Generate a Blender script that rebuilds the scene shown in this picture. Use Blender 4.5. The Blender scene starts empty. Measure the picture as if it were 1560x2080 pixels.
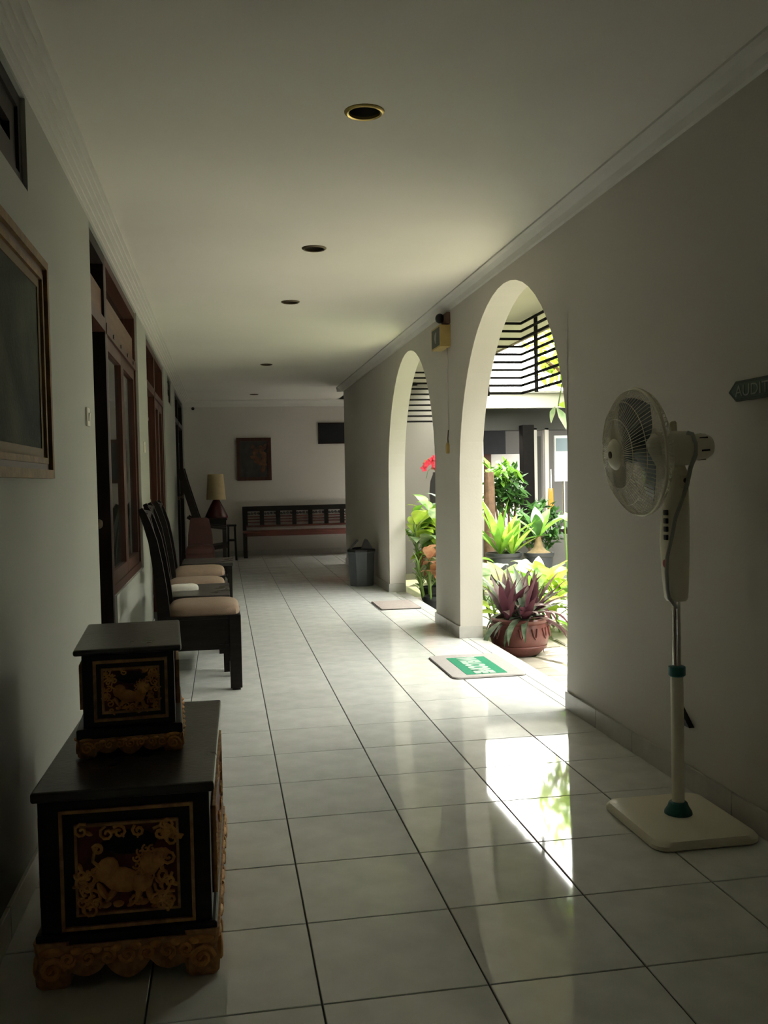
import bpy, bmesh, math, random
import numpy as np
from mathutils import Vector, Matrix

random.seed(7)
scn = bpy.context.scene
col = scn.collection

# ------------------------------------------------------------------ camera, sky, sun, exposure
cam_d = bpy.data.cameras.new('camera'); cam = bpy.data.objects.new('camera', cam_d); col.objects.link(cam)
cam_d.sensor_fit = 'VERTICAL'; cam_d.sensor_height = 36.0; cam_d.lens = 1879.97 / 2080 * 36.0
cam_d.clip_start = 0.02
def cam_axes(yaw, pitch, roll):
    cy, sy, cp, sp = math.cos(yaw), math.sin(yaw), math.cos(pitch), math.sin(pitch)
    f = Vector((sy*cp, cy*cp, sp)); r = Vector((cy, -sy, 0)); u = r.cross(f)
    c, s = math.cos(roll), math.sin(roll)
    return f, c*r + s*u, -s*r + c*u
cf, cr, cu = cam_axes(0.171615557, -0.0351892447, -0.0208860447)
cam.matrix_world = Matrix(((cr.x, cu.x, -cf.x, 0), (cr.y, cu.y, -cf.y, 0), (cr.z, cu.z, -cf.z, 1.2097), (0, 0, 0, 1)))
scn.camera = cam

world = bpy.data.worlds.new('sky'); scn.world = world; world.use_nodes = True
bg = world.node_tree.nodes['Background']
bg.inputs['Color'].default_value = (1.0, 0.985, 0.90, 1); bg.inputs['Strength'].default_value = 2.6

sun_d = bpy.data.lights.new('sun', 'SUN'); sun_d.energy = 1.9; sun_d.angle = 0.012; sun_d.color = (1.0, 0.95, 0.86)
sun = bpy.data.objects.new('sun', sun_d); col.objects.link(sun)
SUN_EL, SUN_AZ = math.radians(70), math.radians(40)          # azimuth measured from +x towards +y
sv = Vector((math.cos(SUN_EL)*math.cos(SUN_AZ), math.cos(SUN_EL)*math.sin(SUN_AZ), math.sin(SUN_EL)))
sun.rotation_euler = sv.to_track_quat('Z', 'Y').to_euler()
sun.location = sv * 20

scn.view_settings.view_transform = 'Standard'
scn.view_settings.look = 'None'
scn.view_settings.gamma = 1.0
scn.view_settings.use_curve_mapping = False
scn.view_settings.exposure = 3.25
scn.cycles.use_denoising = True
scn.cycles.max_bounces = 14
scn.cycles.diffuse_bounces = 8

# ------------------------------------------------------------------ materials
def mat(name, color, rough=0.5, metal=0.0, var=0.0, scale=8.0, bump=0.0, bump_scale=40.0, color2=None, coat=0.0, spec=0.5,
        trans=0.0, back=None, obj_var=0.0, rough_var=0.0, wave=None, emit=None, alpha_glass=None):
    m = bpy.data.materials.new(name); m.use_nodes = True
    nt = m.node_tree; N = nt.nodes; L = nt.links
    p = N['Principled BSDF']; out = N['Material Output']
    p.inputs['Roughness'].default_value = rough; p.inputs['Metallic'].default_value = metal
    p.inputs['Specular IOR Level'].default_value = spec
    p.inputs['Coat Weight'].default_value = coat
    c4 = (*color, 1)
    p.inputs['Base Color'].default_value = c4
    src = None
    tc = N.new('ShaderNodeTexCoord')
    if var > 0 or color2 is not None:
        n = N.new('ShaderNodeTexNoise'); n.inputs['Scale'].default_value = scale; n.inputs['Detail'].default_value = 6
        mp = N.new('ShaderNodeMapping'); L.new(tc.outputs['Object'], mp.inputs['Vector'])
        if wave: mp.inputs['Scale'].default_value = wave
        L.new(mp.outputs['Vector'], n.inputs['Vector'])
        r = N.new('ShaderNodeValToRGB')
        r.color_ramp.elements[0].position = 0.32; r.color_ramp.elements[1].position = 0.68
        a = color; b = color2 if color2 is not None else tuple(min(1, c*(1+var)) for c in color)
        if color2 is None: a = tuple(c*(1-var) for c in color)
        r.color_ramp.elements[0].color = (*a, 1); r.color_ramp.elements[1].color = (*b, 1)
        L.new(n.outputs['Fac'], r.inputs['Fac'])
        src = r.outputs['Color']
    if obj_var > 0:
        oi = N.new('ShaderNodeObjectInfo'); mr = N.new('ShaderNodeMapRange')
        mr.inputs['To Min'].default_value = 1-obj_var; mr.inputs['To Max'].default_value = 1+obj_var
        L.new(oi.outputs['Random'], mr.inputs['Value'])
        mx = N.new('ShaderNodeMix'); mx.data_type = 'RGBA'; mx.blend_type = 'MULTIPLY'; mx.inputs['Factor'].default_value = 1
        if src: L.new(src, mx.inputs['A'])
        else: mx.inputs['A'].default_value = c4
        L.new(mr.outputs['Result'], mx.inputs['B'])
        src = mx.outputs['Result']
    if back is not None:
        g = N.new('ShaderNodeNewGeometry'); mx = N.new('ShaderNodeMix'); mx.data_type = 'RGBA'
        L.new(g.outputs['Backfacing'], mx.inputs['Factor'])
        if src: L.new(src, mx.inputs['A'])
        else: mx.inputs['A'].default_value = c4
        mx.inputs['B'].default_value = (*back, 1)
        src = mx.outputs['Result']
    if src: L.new(src, p.inputs['Base Color'])
    if rough_var > 0:
        n2 = N.new('ShaderNodeTexNoise'); n2.inputs['Scale'].default_value = 3.0; n2.inputs['Detail'].default_value = 5
        L.new(tc.outputs['Object'], n2.inputs['Vector'])
        mr = N.new('ShaderNodeMapRange'); mr.inputs['To Min'].default_value = max(0.02, rough-rough_var); mr.inputs['To Max'].default_value = rough+rough_var
        L.new(n2.outputs['Fac'], mr.inputs['Value']); L.new(mr.outputs['Result'], p.inputs['Roughness'])
    if bump > 0:
        nb = N.new('ShaderNodeTexNoise'); nb.inputs['Scale'].default_value = bump_scale; nb.inputs['Detail'].default_value = 4
        L.new(tc.outputs['Object'], nb.inputs['Vector'])
        b = N.new('ShaderNodeBump'); b.inputs['Strength'].default_value = bump; b.inputs['Distance'].default_value = 0.01
        L.new(nb.outputs['Fac'], b.inputs['Height']); L.new(b.outputs['Normal'], p.inputs['Normal'])
    if trans > 0:
        t = N.new('ShaderNodeBsdfTranslucent'); ms = N.new('ShaderNodeMixShader'); ms.inputs['Fac'].default_value = trans
        if src: L.new(src, t.inputs['Color'])
        else: t.inputs['Color'].default_value = c4
        L.new(p.outputs['BSDF'], ms.inputs[1]); L.new(t.outputs['BSDF'], ms.inputs[2]); L.new(ms.outputs['Shader'], out.inputs['Surface'])
    if emit:
        p.inputs['Emission Color'].default_value = (*color, 1); p.inputs['Emission Strength'].default_value = emit
    return m

M = {}
M['wall'] = mat('painted_plaster', (0.53, 0.505, 0.46), 0.75, var=0.03, scale=1.6, bump=0.08, bump_scale=60)
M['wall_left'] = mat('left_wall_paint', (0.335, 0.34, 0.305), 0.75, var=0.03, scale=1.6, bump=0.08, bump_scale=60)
M['ceiling'] = mat('ceiling_paint', (0.67, 0.645, 0.58), 0.8, var=0.055, scale=0.75, bump=0.05, bump_scale=30)
M['cornice'] = mat('cornice_plaster', (0.58, 0.565, 0.52), 0.7, var=0.03, scale=3)
M['tile'] = mat('floor_tile', (0.64, 0.655, 0.635), 0.045, color2=(0.76, 0.77, 0.745), scale=9, obj_var=0.03, rough_var=0.015, spec=0.55)
M['grout'] = mat('grout', (0.035, 0.035, 0.033), 0.9, var=0.2, scale=30)
M['skirt'] = mat('skirting_tile', (0.42, 0.41, 0.385), 0.3, var=0.08, scale=12, obj_var=0.05)
M['wood_black'] = mat('black_lacquered_wood', (0.006, 0.005, 0.0045), 0.35, spec=0.22, color2=(0.013, 0.010, 0.008), scale=6, wave=(1, 1, 8), bump=0.05, bump_scale=30)
M['wood_top'] = mat('worn_dark_wood', (0.018, 0.016, 0.015), 0.30, color2=(0.040, 0.036, 0.033), scale=14, bump=0.1, bump_scale=60, rough_var=0.1)
M['wood_red'] = mat('red_brown_wood', (0.036, 0.012, 0.008), 0.42, spec=0.3, color2=(0.075, 0.026, 0.016), scale=5, wave=(6, 6, 0.7), bump=0.05)
M['wood_brown'] = mat('brown_wood', (0.075, 0.034, 0.018), 0.45, spec=0.3, color2=(0.13, 0.062, 0.032), scale=5, wave=(6, 0.7, 6), bump=0.05)
M['wood_bench'] = mat('red_stained_bench_wood', (0.085, 0.020, 0.014), 0.4, color2=(0.14, 0.036, 0.024), scale=5, wave=(0.7, 6, 6))
M['wood_dark'] = mat('dark_stained_wood', (0.008, 0.005, 0.004), 0.45, spec=0.2, color2=(0.016, 0.009, 0.007), scale=5, wave=(6, 6, 0.7))
M['glass_dark'] = mat('window_glass', (0.02, 0.022, 0.022), 0.03, spec=0.8)
M['gold'] = mat('aged_gilding', (0.54, 0.235, 0.055), 0.5, color2=(0.80, 0.41, 0.12), scale=40, bump=0.3, bump_scale=120)
M['gilt_line'] = mat('worn_gilt_line', (0.30, 0.14, 0.045), 0.55, color2=(0.55, 0.30, 0.11), scale=50)
M['crimson'] = mat('crimson_paint', (0.16, 0.022, 0.02), 0.6, color2=(0.06, 0.010, 0.008), scale=30, bump=0.2)
M['beige'] = mat('beige_upholstery', (0.27, 0.19, 0.135), 0.85, var=0.06, scale=30, bump=0.25, bump_scale=250)
M['red_fabric'] = mat('dark_red_upholstery', (0.045, 0.009, 0.008), 0.75, var=0.15, scale=20, bump=0.2, bump_scale=200)
M['shade'] = mat('lampshade_fabric', (0.62, 0.50, 0.29), 0.8, var=0.05, scale=20, trans=0.25)
M['red_glaze'] = mat('dark_red_glaze', (0.07, 0.014, 0.014), 0.25, var=0.2, scale=10)
M['white_plastic'] = mat('cream_plastic', (0.80, 0.76, 0.62), 0.35, var=0.02, scale=8)
M['fan_blade'] = mat('tinted_fan_blade', (0.17, 0.19, 0.22), 0.25)
M['teal'] = mat('teal_plastic', (0.012, 0.135, 0.135), 0.4)
M['chrome'] = mat('chrome', (0.55, 0.53, 0.50), 0.15, metal=1.0)
M['grey_cord'] = mat('grey_cord', (0.36, 0.36, 0.34), 0.5)
M['black'] = mat('black_plastic', (0.008, 0.008, 0.009), 0.4)
M['red_sticker'] = mat('red_sticker', (0.40, 0.03, 0.03), 0.5)
M['bin'] = mat('blue_grey_plastic', (0.085, 0.095, 0.105), 0.35, var=0.05, scale=6)
M['mat_grey'] = mat('pale_mat_pile', (0.36, 0.34, 0.325), 0.95, var=0.06, scale=60, bump=0.5, bump_scale=400)
M['mat_pink'] = mat('faded_mat_pile', (0.34, 0.295, 0.275), 0.95, var=0.08, scale=40, bump=0.5, bump_scale=400)
M['mat_edge'] = mat('mat_backing', (0.05, 0.045, 0.04), 0.9)
M['mat_green'] = mat('green_mat_print', (0.008, 0.20, 0.10), 0.95, var=0.08, scale=60, bump=0.5, bump_scale=400)
M['mat_letter'] = mat('pale_mat_letters', (0.30, 0.40, 0.33), 0.95)
M['sign'] = mat('dark_green_sign', (0.006, 0.030, 0.018), 0.4)
M['sign_in'] = mat('green_sign_face', (0.030, 0.075, 0.055), 0.4)
M['sign_text'] = mat('sign_letters', (0.28, 0.31, 0.27), 0.5)
M['brass'] = mat('brass', (0.55, 0.42, 0.16), 0.3, metal=0.9)
M['bronze'] = mat('dull_bronze', (0.09, 0.065, 0.035), 0.45, metal=0.5)
M['cup'] = mat('downlight_reflector', (0.10, 0.10, 0.095), 0.35, metal=0.6)
M['box_yellow'] = mat('yellowed_wood', (0.42, 0.30, 0.095), 0.5, var=0.08, scale=12)
M['grille'] = mat('dark_grille_cloth', (0.045, 0.05, 0.05), 0.6, var=0.3, scale=200)
M['switch'] = mat('switch_plastic', (0.62, 0.60, 0.50), 0.4)
M['gold_frame'] = mat('gilded_frame', (0.11, 0.058, 0.015), 0.55, spec=0.3, color2=(0.23, 0.128, 0.035), scale=16, bump=0.15, bump_scale=90)
M['frame_liner'] = mat('frame_liner', (0.17, 0.12, 0.065), 0.7, var=0.08, scale=20)
M['painting'] = mat('dark_landscape_oil', (0.016, 0.025, 0.020), 0.8, spec=0.15, color2=(0.075, 0.080, 0.060), scale=3.2, bump=0.2, bump_scale=60)
M['painting2'] = mat('dark_figure_oil', (0.010, 0.010, 0.012), 0.5, color2=(0.035, 0.03, 0.025), scale=8)
M['paint_orange'] = mat('warm_paint_strokes', (0.13, 0.055, 0.018), 0.7, color2=(0.035, 0.014, 0.006), scale=14)
M['panel_dark'] = mat('dark_blue_grey_panel', (0.010, 0.011, 0.014), 0.6, spec=0.2, var=0.2, scale=5)
M['terracotta'] = mat('red_brown_glazed_clay', (0.165, 0.055, 0.047), 0.5, color2=(0.105, 0.033, 0.030), scale=7, bump=0.25, bump_scale=30)
M['pot_dark'] = mat('dark_pot_plastic', (0.035, 0.04, 0.048), 0.4, var=0.1, scale=6)
M['soil'] = mat('dry_soil', (0.14, 0.10, 0.06), 0.95, var=0.3, scale=30, bump=0.6)
M['rhoeo'] = mat('purple_green_leaf', (0.05, 0.10, 0.05), 0.4, color2=(0.20, 0.25, 0.17), scale=20, wave=(1, 1, 1), trans=0.12, back=(0.10, 0.03, 0.048))
M['rhoeo_dark'] = mat('purple_brown_leaf', (0.085, 0.040, 0.042), 0.45, color2=(0.15, 0.115, 0.095), scale=14, trans=0.12, back=(0.085, 0.026, 0.040))
M['leaf_green'] = mat('fresh_green_leaf', (0.10, 0.26, 0.03), 0.4, color2=(0.22, 0.42, 0.05), scale=7, trans=0.4, obj_var=0.15)
M['leaf_yellow'] = mat('yellow_green_leaf', (0.30, 0.48, 0.03), 0.4, color2=(0.52, 0.62, 0.12), scale=9, trans=0.4, obj_var=0.15)
M['leaf_pale'] = mat('pale_variegated_leaf', (0.20, 0.36, 0.16), 0.4, color2=(0.66, 0.72, 0.50), scale=10, trans=0.3, obj_var=0.1)
M['leaf_red'] = mat('pinkish_leaf', (0.32, 0.10, 0.06), 0.5, color2=(0.50, 0.30, 0.16), scale=12, trans=0.3)
M['leaf_brown'] = mat('dry_leaf', (0.28, 0.17, 0.07), 0.8, color2=(0.42, 0.30, 0.14), scale=14, trans=0.2)
M['leaf_dark'] = mat('deep_green_leaf', (0.025, 0.075, 0.02), 0.4, color2=(0.06, 0.17, 0.03), scale=5, trans=0.25, obj_var=0.2)
M['stem'] = mat('green_stem', (0.13, 0.22, 0.05), 0.6)
M['bark'] = mat('brown_bark', (0.13, 0.075, 0.045), 0.9, var=0.25, scale=14, bump=0.6)
M['straw'] = mat('straw_fibre', (0.20, 0.145, 0.075), 0.9, var=0.15, scale=30)
M['orchid'] = mat('red_orchid_petal', (0.52, 0.02, 0.045), 0.5, color2=(0.72, 0.05, 0.09), scale=14, trans=0.2)
M['stone'] = mat('flagstone', (0.27, 0.245, 0.20), 0.85, color2=(0.36, 0.33, 0.27), scale=6, bump=0.4, obj_var=0.12)
M['ground'] = mat('garden_soil', (0.15, 0.135, 0.09), 0.95, color2=(0.11, 0.13, 0.05), scale=5, bump=0.6)
M['paving'] = mat('pale_concrete', (0.30, 0.29, 0.27), 0.85, var=0.08, scale=2, bump=0.2)
M['ext_white'] = mat('exterior_white_paint', (0.50, 0.48, 0.46), 0.8, var=0.03, scale=2)
M['soffit'] = mat('soffit_paint', (0.42, 0.40, 0.32), 0.85, var=0.04, scale=1.5)
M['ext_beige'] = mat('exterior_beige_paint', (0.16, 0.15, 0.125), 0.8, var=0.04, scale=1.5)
M['ext_grey'] = mat('grey_paint', (0.05, 0.05, 0.047), 0.8, var=0.05, scale=2)
M['slat'] = mat('black_stained_slat', (0.006, 0.005, 0.005), 0.7, spec=0.1, var=0.2, scale=20)
M['fascia_brown'] = mat('brown_fascia', (0.22, 0.17, 0.13), 0.7)
M['plinth'] = mat('grey_plinth', (0.13, 0.125, 0.12), 0.85, var=0.1, scale=3)
M['sky_block'] = mat('dark_sky_block', (0.13, 0.14, 0.10), 0.9, color2=(0.09, 0.11, 0.06), scale=3, bump=0.4)  # dark, so the added unseen court walls bounce little light back
M['roof'] = mat('roof_tile_clay', (0.22, 0.10, 0.06), 0.85, var=0.2, scale=10)
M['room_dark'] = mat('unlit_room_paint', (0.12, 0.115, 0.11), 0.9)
M['orange'] = mat('orange_cloth', (0.60, 0.24, 0.02), 0.8)
M['white_board'] = mat('white_board', (0.62, 0.63, 0.66), 0.4)
M['blue_print'] = mat('faded_blue_print', (0.17, 0.22, 0.26), 0.5)
M['tissue'] = mat('tissue_paper', (0.78, 0.76, 0.68), 0.9, var=0.03, scale=30)
M['lamp_on'] = mat('lit_lamp', (1.0, 0.93, 0.80), 0.5, emit=6.0)

# ------------------------------------------------------------------ mesh helpers
class MB:
    def __init__(s): s.b = bmesh.new()
    def box(s, x0, x1, y0, y1, z0, z1, bev=0.0):
        x0, x1 = sorted((x0, x1)); y0, y1 = sorted((y0, y1)); z0, z1 = sorted((z0, z1))
        v = [s.b.verts.new(p) for p in ((x0,y0,z0),(x1,y0,z0),(x1,y1,z0),(x0,y1,z0),(x0,y0,z1),(x1,y0,z1),(x1,y1,z1),(x0,y1,z1))]
        f = [s.b.faces.new([v[i] for i in q]) for q in ((0,3,2,1),(4,5,6,7),(0,1,5,4),(1,2,6,5),(2,3,7,6),(3,0,4,7))]
        if bev > 0:
            e = list({e for q in f for e in q.edges})
            bmesh.ops.bevel(s.b, geom=e, offset=bev, segments=2, affect='EDGES', profile=0.5)
        return s
    def loft(s, rings, close=True, caps=True):
        R = [[s.b.verts.new(p) for p in r] for r in rings]
        n = len(R[0])
        for a, b in zip(R[:-1], R[1:]):
            for i in range(n if close else n-1):
                j = (i+1) % n
                s.b.faces.new((a[i], a[j], b[j], b[i]))
        if caps and close:
            s.b.faces.new(list(reversed(R[0]))); s.b.faces.new(R[-1])
        return s
    def lathe(s, prof, c=(0,0,0), n=24, axis='Z', rot=None, closed_ends=True):
        rings = []
        for r, h in prof:
            ring = []
            for i in range(n):
                a = 2*math.pi*i/n
                p = Vector((max(r, 1e-4)*math.cos(a), max(r, 1e-4)*math.sin(a), h))
                if axis == 'X': p = Vector((p.z, p.x, p.y))
                if axis == 'Y': p = Vector((p.y, p.z, p.x))
                if rot is not None: p = rot @ p
                ring.append(p + Vector(c))
            rings.append(ring)
        return s.loft(rings, True, closed_ends)
    def tube(s, pts, r, n=8, caps=True):
        pts = [Vector(p) for p in pts]
        if not hasattr(r, '__len__'): r = [r]*len(pts)
        rings = []; up = None
        for i, p in enumerate(pts):
            t = (pts[min(i+1, len(pts)-1)] - pts[max(i-1, 0)]).normalized()
            if up is None: up = Vector((0,0,1)) if abs(t.z) < 0.9 else Vector((1,0,0))
            a = t.cross(up).normalized(); b = a.cross(t).normalized(); up = b
            rings.append([p + r[i]*(math.cos(2*math.pi*k/n)*a + math.sin(2*math.pi*k/n)*b) for k in range(n)])
        return s.loft(rings, True, caps)
    def bar(s, pts, w, d, side):
        """bar with a rectangular section along pts; side = width direction"""
        pts = [Vector(p) for p in pts]; side = Vector(side).normalized(); rings = []
        for i, p in enumerate(pts):
            t = (pts[min(i+1, len(pts)-1)] - pts[max(i-1, 0)]).normalized()
            b = t.cross(side).normalized()
            ww = w[i] if hasattr(w, '__len__') else w; dd = d[i] if hasattr(d, '__len__') else d
            rings.append([p + side*ww/2*u + b*dd/2*v for u, v in ((-1,-1),(1,-1),(1,1),(-1,1))])
        return s.loft(rings)
    def ell(s, c, r, n=10, m=7, rot=None):
        prof = [(math.sin(math.pi*i/m), -math.cos(math.pi*i/m)) for i in range(m+1)]
        rings = []
        for q, h in prof:
            ring = []
            for k in range(n):
                a = 2*math.pi*k/n
                p = Vector((max(q, 0.02)*math.cos(a)*r[0], max(q, 0.02)*math.sin(a)*r[1], h*r[2]))
                if rot is not None: p = rot @ p
                ring.append(p + Vector(c))
            rings.append(ring)
        return s.loft(rings)
    def prism(s, poly, d0, d1, axis='Y'):
        def P(u, v, d): return {'Y': (u, d, v), 'X': (d, u, v), 'Z': (u, v, d)}[axis]
        a = [s.b.verts.new(P(u, v, d0)) for u, v in poly]; b = [s.b.verts.new(P(u, v, d1)) for u, v in poly]
        n = len(poly)
        for i in range(n):
            j = (i+1) % n
            s.b.faces.new((a[i], a[j], b[j], b[i]))
        s.b.faces.new(list(reversed(a))); s.b.faces.new(b)
        return s
    def quad(s, *p):
        s.b.faces.new([s.b.verts.new(q) for q in p]); return s
    def mesh(s, name, m, smooth=False):
        bmesh.ops.recalc_face_normals(s.b, faces=s.b.faces)
        me = bpy.data.meshes.new(name); s.b.to_mesh(me); s.b.free()
        me.materials.append(m)
        if smooth:
            me.shade_smooth()
            try: me.set_sharp_from_angle(angle=math.radians(40))
            except Exception: pass
        return me
    def build(s, name, m, parent=None, smooth=False, loc=None, rot=None):
        return link(name, s.mesh(name, m, smooth), parent, loc, rot)

def link(name, me, parent=None, loc=None, rot=None):
    o = bpy.data.objects.new(name, me); col.objects.link(o)
    if parent is not None: o.parent = parent
    if loc is not None: o.location = loc
    if rot is not None: o.rotation_euler = rot
    return o
def struct(o): o['kind'] = 'structure'; return o
def tag(o, label, cat, group=None):
    o['label'] = label; o['category'] = cat
    if group: o['group'] = group
    return o
def thing(name, label, cat, loc=(0,0,0), rz=0.0, group=None):
    o = bpy.data.objects.new(name, None); col.objects.link(o); o.empty_display_size = 0.1
    o.location = loc; o.rotation_euler = (0, 0, rz)
    return tag(o, label, cat, group)
def sempty(name, loc=(0,0,0)):
    o = bpy.data.objects.new(name, None); col.objects.link(o); o.empty_display_size = 0.1; o.location = loc
    return struct(o)
def copy_tree(o, parent=None):
    c = o.copy(); col.objects.link(c)
    if parent is not None: c.parent = parent
    for ch in list(o.children): copy_tree(ch, c)
    return c

XL, XR, XO = -0.6, 1.735, 1.91          # left wall face, right wall face, right wall outer face
YB, YE = 15.35, 13.28                   # end wall, end of the right wall
ZC = 2.55                               # ceiling
G = -0.15                               # garden level
SHEAR = 0.05

# ------------------------------------------------------------------ floor
X0, Y0, T = 0.19440546, 2.09614402, 0.4
floor = struct(MB().box(-2.8, XO, -1.6, 15.6, -0.20, -0.004).box(XO, 3.6, 13.2, 15.6, -0.20, -0.004).build('floor', M['grout']))
tile_cache = {}
def floor_tile(x0, x1, y0, y1, parent=floor, name='tile'):
    g = 0.0022; w, d = round(x1-x0-2*g, 4), round(y1-y0-2*g, 4)
    if w < 0.01 or d < 0.01: return
    k = (w, d)
    if k not in tile_cache:
        m = MB(); e = 0.0015
        m.loft([[(-w/2,-d/2,-0.008),(w/2,-d/2,-0.008),(w/2,d/2,-0.008),(-w/2,d/2,-0.008)],
                [(-w/2,-d/2,-e),(w/2,-d/2,-e),(w/2,d/2,-e),(-w/2,d/2,-e)],
                [(-w/2+e,-d/2+e,0),(w/2-e,-d/2+e,0),(w/2-e,d/2-e,0),(-w/2+e,d/2-e,0)]])
        tile_cache[k] = m.mesh('tile', M['tile'])
    o = link(name, tile_cache[k], parent, ((x0+x1)/2, (y0+y1)/2, 0))
    return o
xs = [XL] + [X0 + T*k for k in range(-1, 4)] + [XR]
ys = [Y0 + T*k for k in range(-2, 34)]
ys = [y for y in ys if y < YB] + [YB]
near = MB()
for y0, y1 in zip(ys[:-1], ys[1:]):
    for x0, x1 in zip(xs[:-1], xs[1:]):
        floor_tile(x0, x1, y0, y1)
# threshold tiles inside the arches
for ya, yb in ((4.55, 6.75), (7.54, 9.74)):
    cuts = sorted({ya, yb} | {y for y in ys if ya+0.02 < y < yb-0.02})
    for y0, y1 in zip(cuts[:-1], cuts[1:]):
        floor_tile(XR, X0+4*T, y0, y1)
        floor_tile(X0+4*T, XO, y0, y1)
far = MB()                                                    # the rest, never seen from close: one part
def tile_into(m, x0, x1, y0, y1):
    m.box(x0+.002, x1-.002, y0+.002, y1-.002, -.004, 0)
yy = [Y0 - T*k for k in range(9, 1, -1)]
for y0, y1 in zip(yy[:-1], yy[1:]):
    for x0, x1 in zip(xs[:-1], xs[1:]): tile_into(far, x0, x1, y0, y1)
sx = [XR] + [X0+T*k for k in range(4, 8)] + [3.6]
sy = [YE] + [y for y in ys if y > YE]
for y0, y1 in zip(sy[:-1], sy[1:]):
    for x0, x1 in zip(sx[:-1], sx[1:]): tile_into(far, x0, x1, y0, y1)
ft = far.build('far_tiles', M['tile'], floor); ft['kind'] = 'stuff'

# ------------------------------------------------------------------ walls
def wall_x(name, x0, x1, y0, y1, z0, z1, holes, m):
    """wall between x0 and x1 running along y with rectangular holes (ya, yb, za, zb)"""
    mb = MB()
    cy = sorted({y0, y1} | {h[0] for h in holes} | {h[1] for h in holes})
    for a, b in zip(cy[:-1], cy[1:]):
        c = (a+b)/2; hs = [h for h in holes if h[0] < c < h[1]]
        z = z0
        for h in sorted(hs, key=lambda q: q[2]):
            if h[2] > z: mb.box(x0, x1, a, b, z, h[2])
            z = h[3]
        if z < z1: mb.box(x0, x1, a, b, z, z1)
    return struct(mb.build(name, m))
# openings in the left wall: a door with a window beside it, twice, two high windows and a far unit
HO = [(4.65, 5.35, 0.0, 2.48), (5.35, 7.12, 0.59, 2.48),
      (7.95, 9.05, 0.0, 2.46), (9.05, 10.28, 0.72, 2.46),
      (12.6, 15.1, 0.0, 2.47),
      (1.95, 3.20, 2.17, 2.47), (11.0, 11.75, 2.16, 2.47)]
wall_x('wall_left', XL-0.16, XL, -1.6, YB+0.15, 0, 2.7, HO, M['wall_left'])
wall_x('wall_far_left', -2.8, -2.65, -1.6, YB+0.15, 0, 2.7, [], M['room_dark'])
struct(MB().box(-2.8, XO, -1.75, -1.6, 0, 2.7).build('wall_back', M['wall']))
struct(MB().box(-2.8, 3.45, YB, YB+0.15, G, 3.18).build('wall_end', M['wall']))

def arch_wall():
    mb = MB(); ZT = 3.0
    def sh(y, z): return y - SHEAR*(z if z < 2.45 else 2.45)
    def strip(y0, y1, z0a, z0b, z1):
        # quad column between y0..y1 whose bottom edge runs z0a -> z0b
        A = [(sh(y0,z0a), z0a), (sh(y1,z0b), z0b), (sh(y1,z1), z1), (sh(y0,z1), z1)]
        mb.quad(*[(XR, y, z) for y, z in A]); mb.quad(*[(XO, y, z) for y, z in A])
    a, b, zc = 1.10, 1.19, 1.21; n = 28
    segs = [-1.6]
    for yc in (5.65, 8.64):
        strip(segs[-1], yc-a, 0, 0, ZT)
        P = [(yc-a, 0.0)] + [(yc - a*math.cos(math.pi*i/n), zc + b*math.sin(math.pi*i/n)) for i in range(n+1)] + [(yc+a, 0.0)]
        for (y0, z0), (y1, z1) in zip(P[1:-2], P[2:-1]): strip(y0, y1, z0, z1, ZT)
        for (y0, z0), (y1, z1) in zip(P[:-1], P[1:]):
            mb.quad((XR, sh(y0,z0), z0), (XR, sh(y1,z1), z1), (XO, sh(y1,z1), z1), (XO, sh(y0,z0), z0))
        segs.append(yc+a)
    strip(segs[-1], YE+0.0, 0, 0, ZT)
    mb.quad((XR, YE, 0), (XO, YE, 0), (XO, sh(YE,ZT), ZT), (XR, sh(YE,ZT), ZT))
    mb.quad((XR, sh(-1.6,ZT), ZT), (XR, sh(YE,ZT), ZT), (XO, sh(YE,ZT), ZT), (XO, sh(-1.6,ZT), ZT))
    bmesh.ops.remove_doubles(mb.b, verts=mb.b.verts, dist=1e-5)
    return struct(mb.build('wall_right', M['wall']))
arch_wall()
# side passage beyond the end of the right wall
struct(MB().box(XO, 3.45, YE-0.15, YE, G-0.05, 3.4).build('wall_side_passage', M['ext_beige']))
struct(MB().box(3.45, 3.6, YE-0.15, YB+.15, G-0.05, 3.4).build('wall_passage_end', M['ext_beige']))

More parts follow.
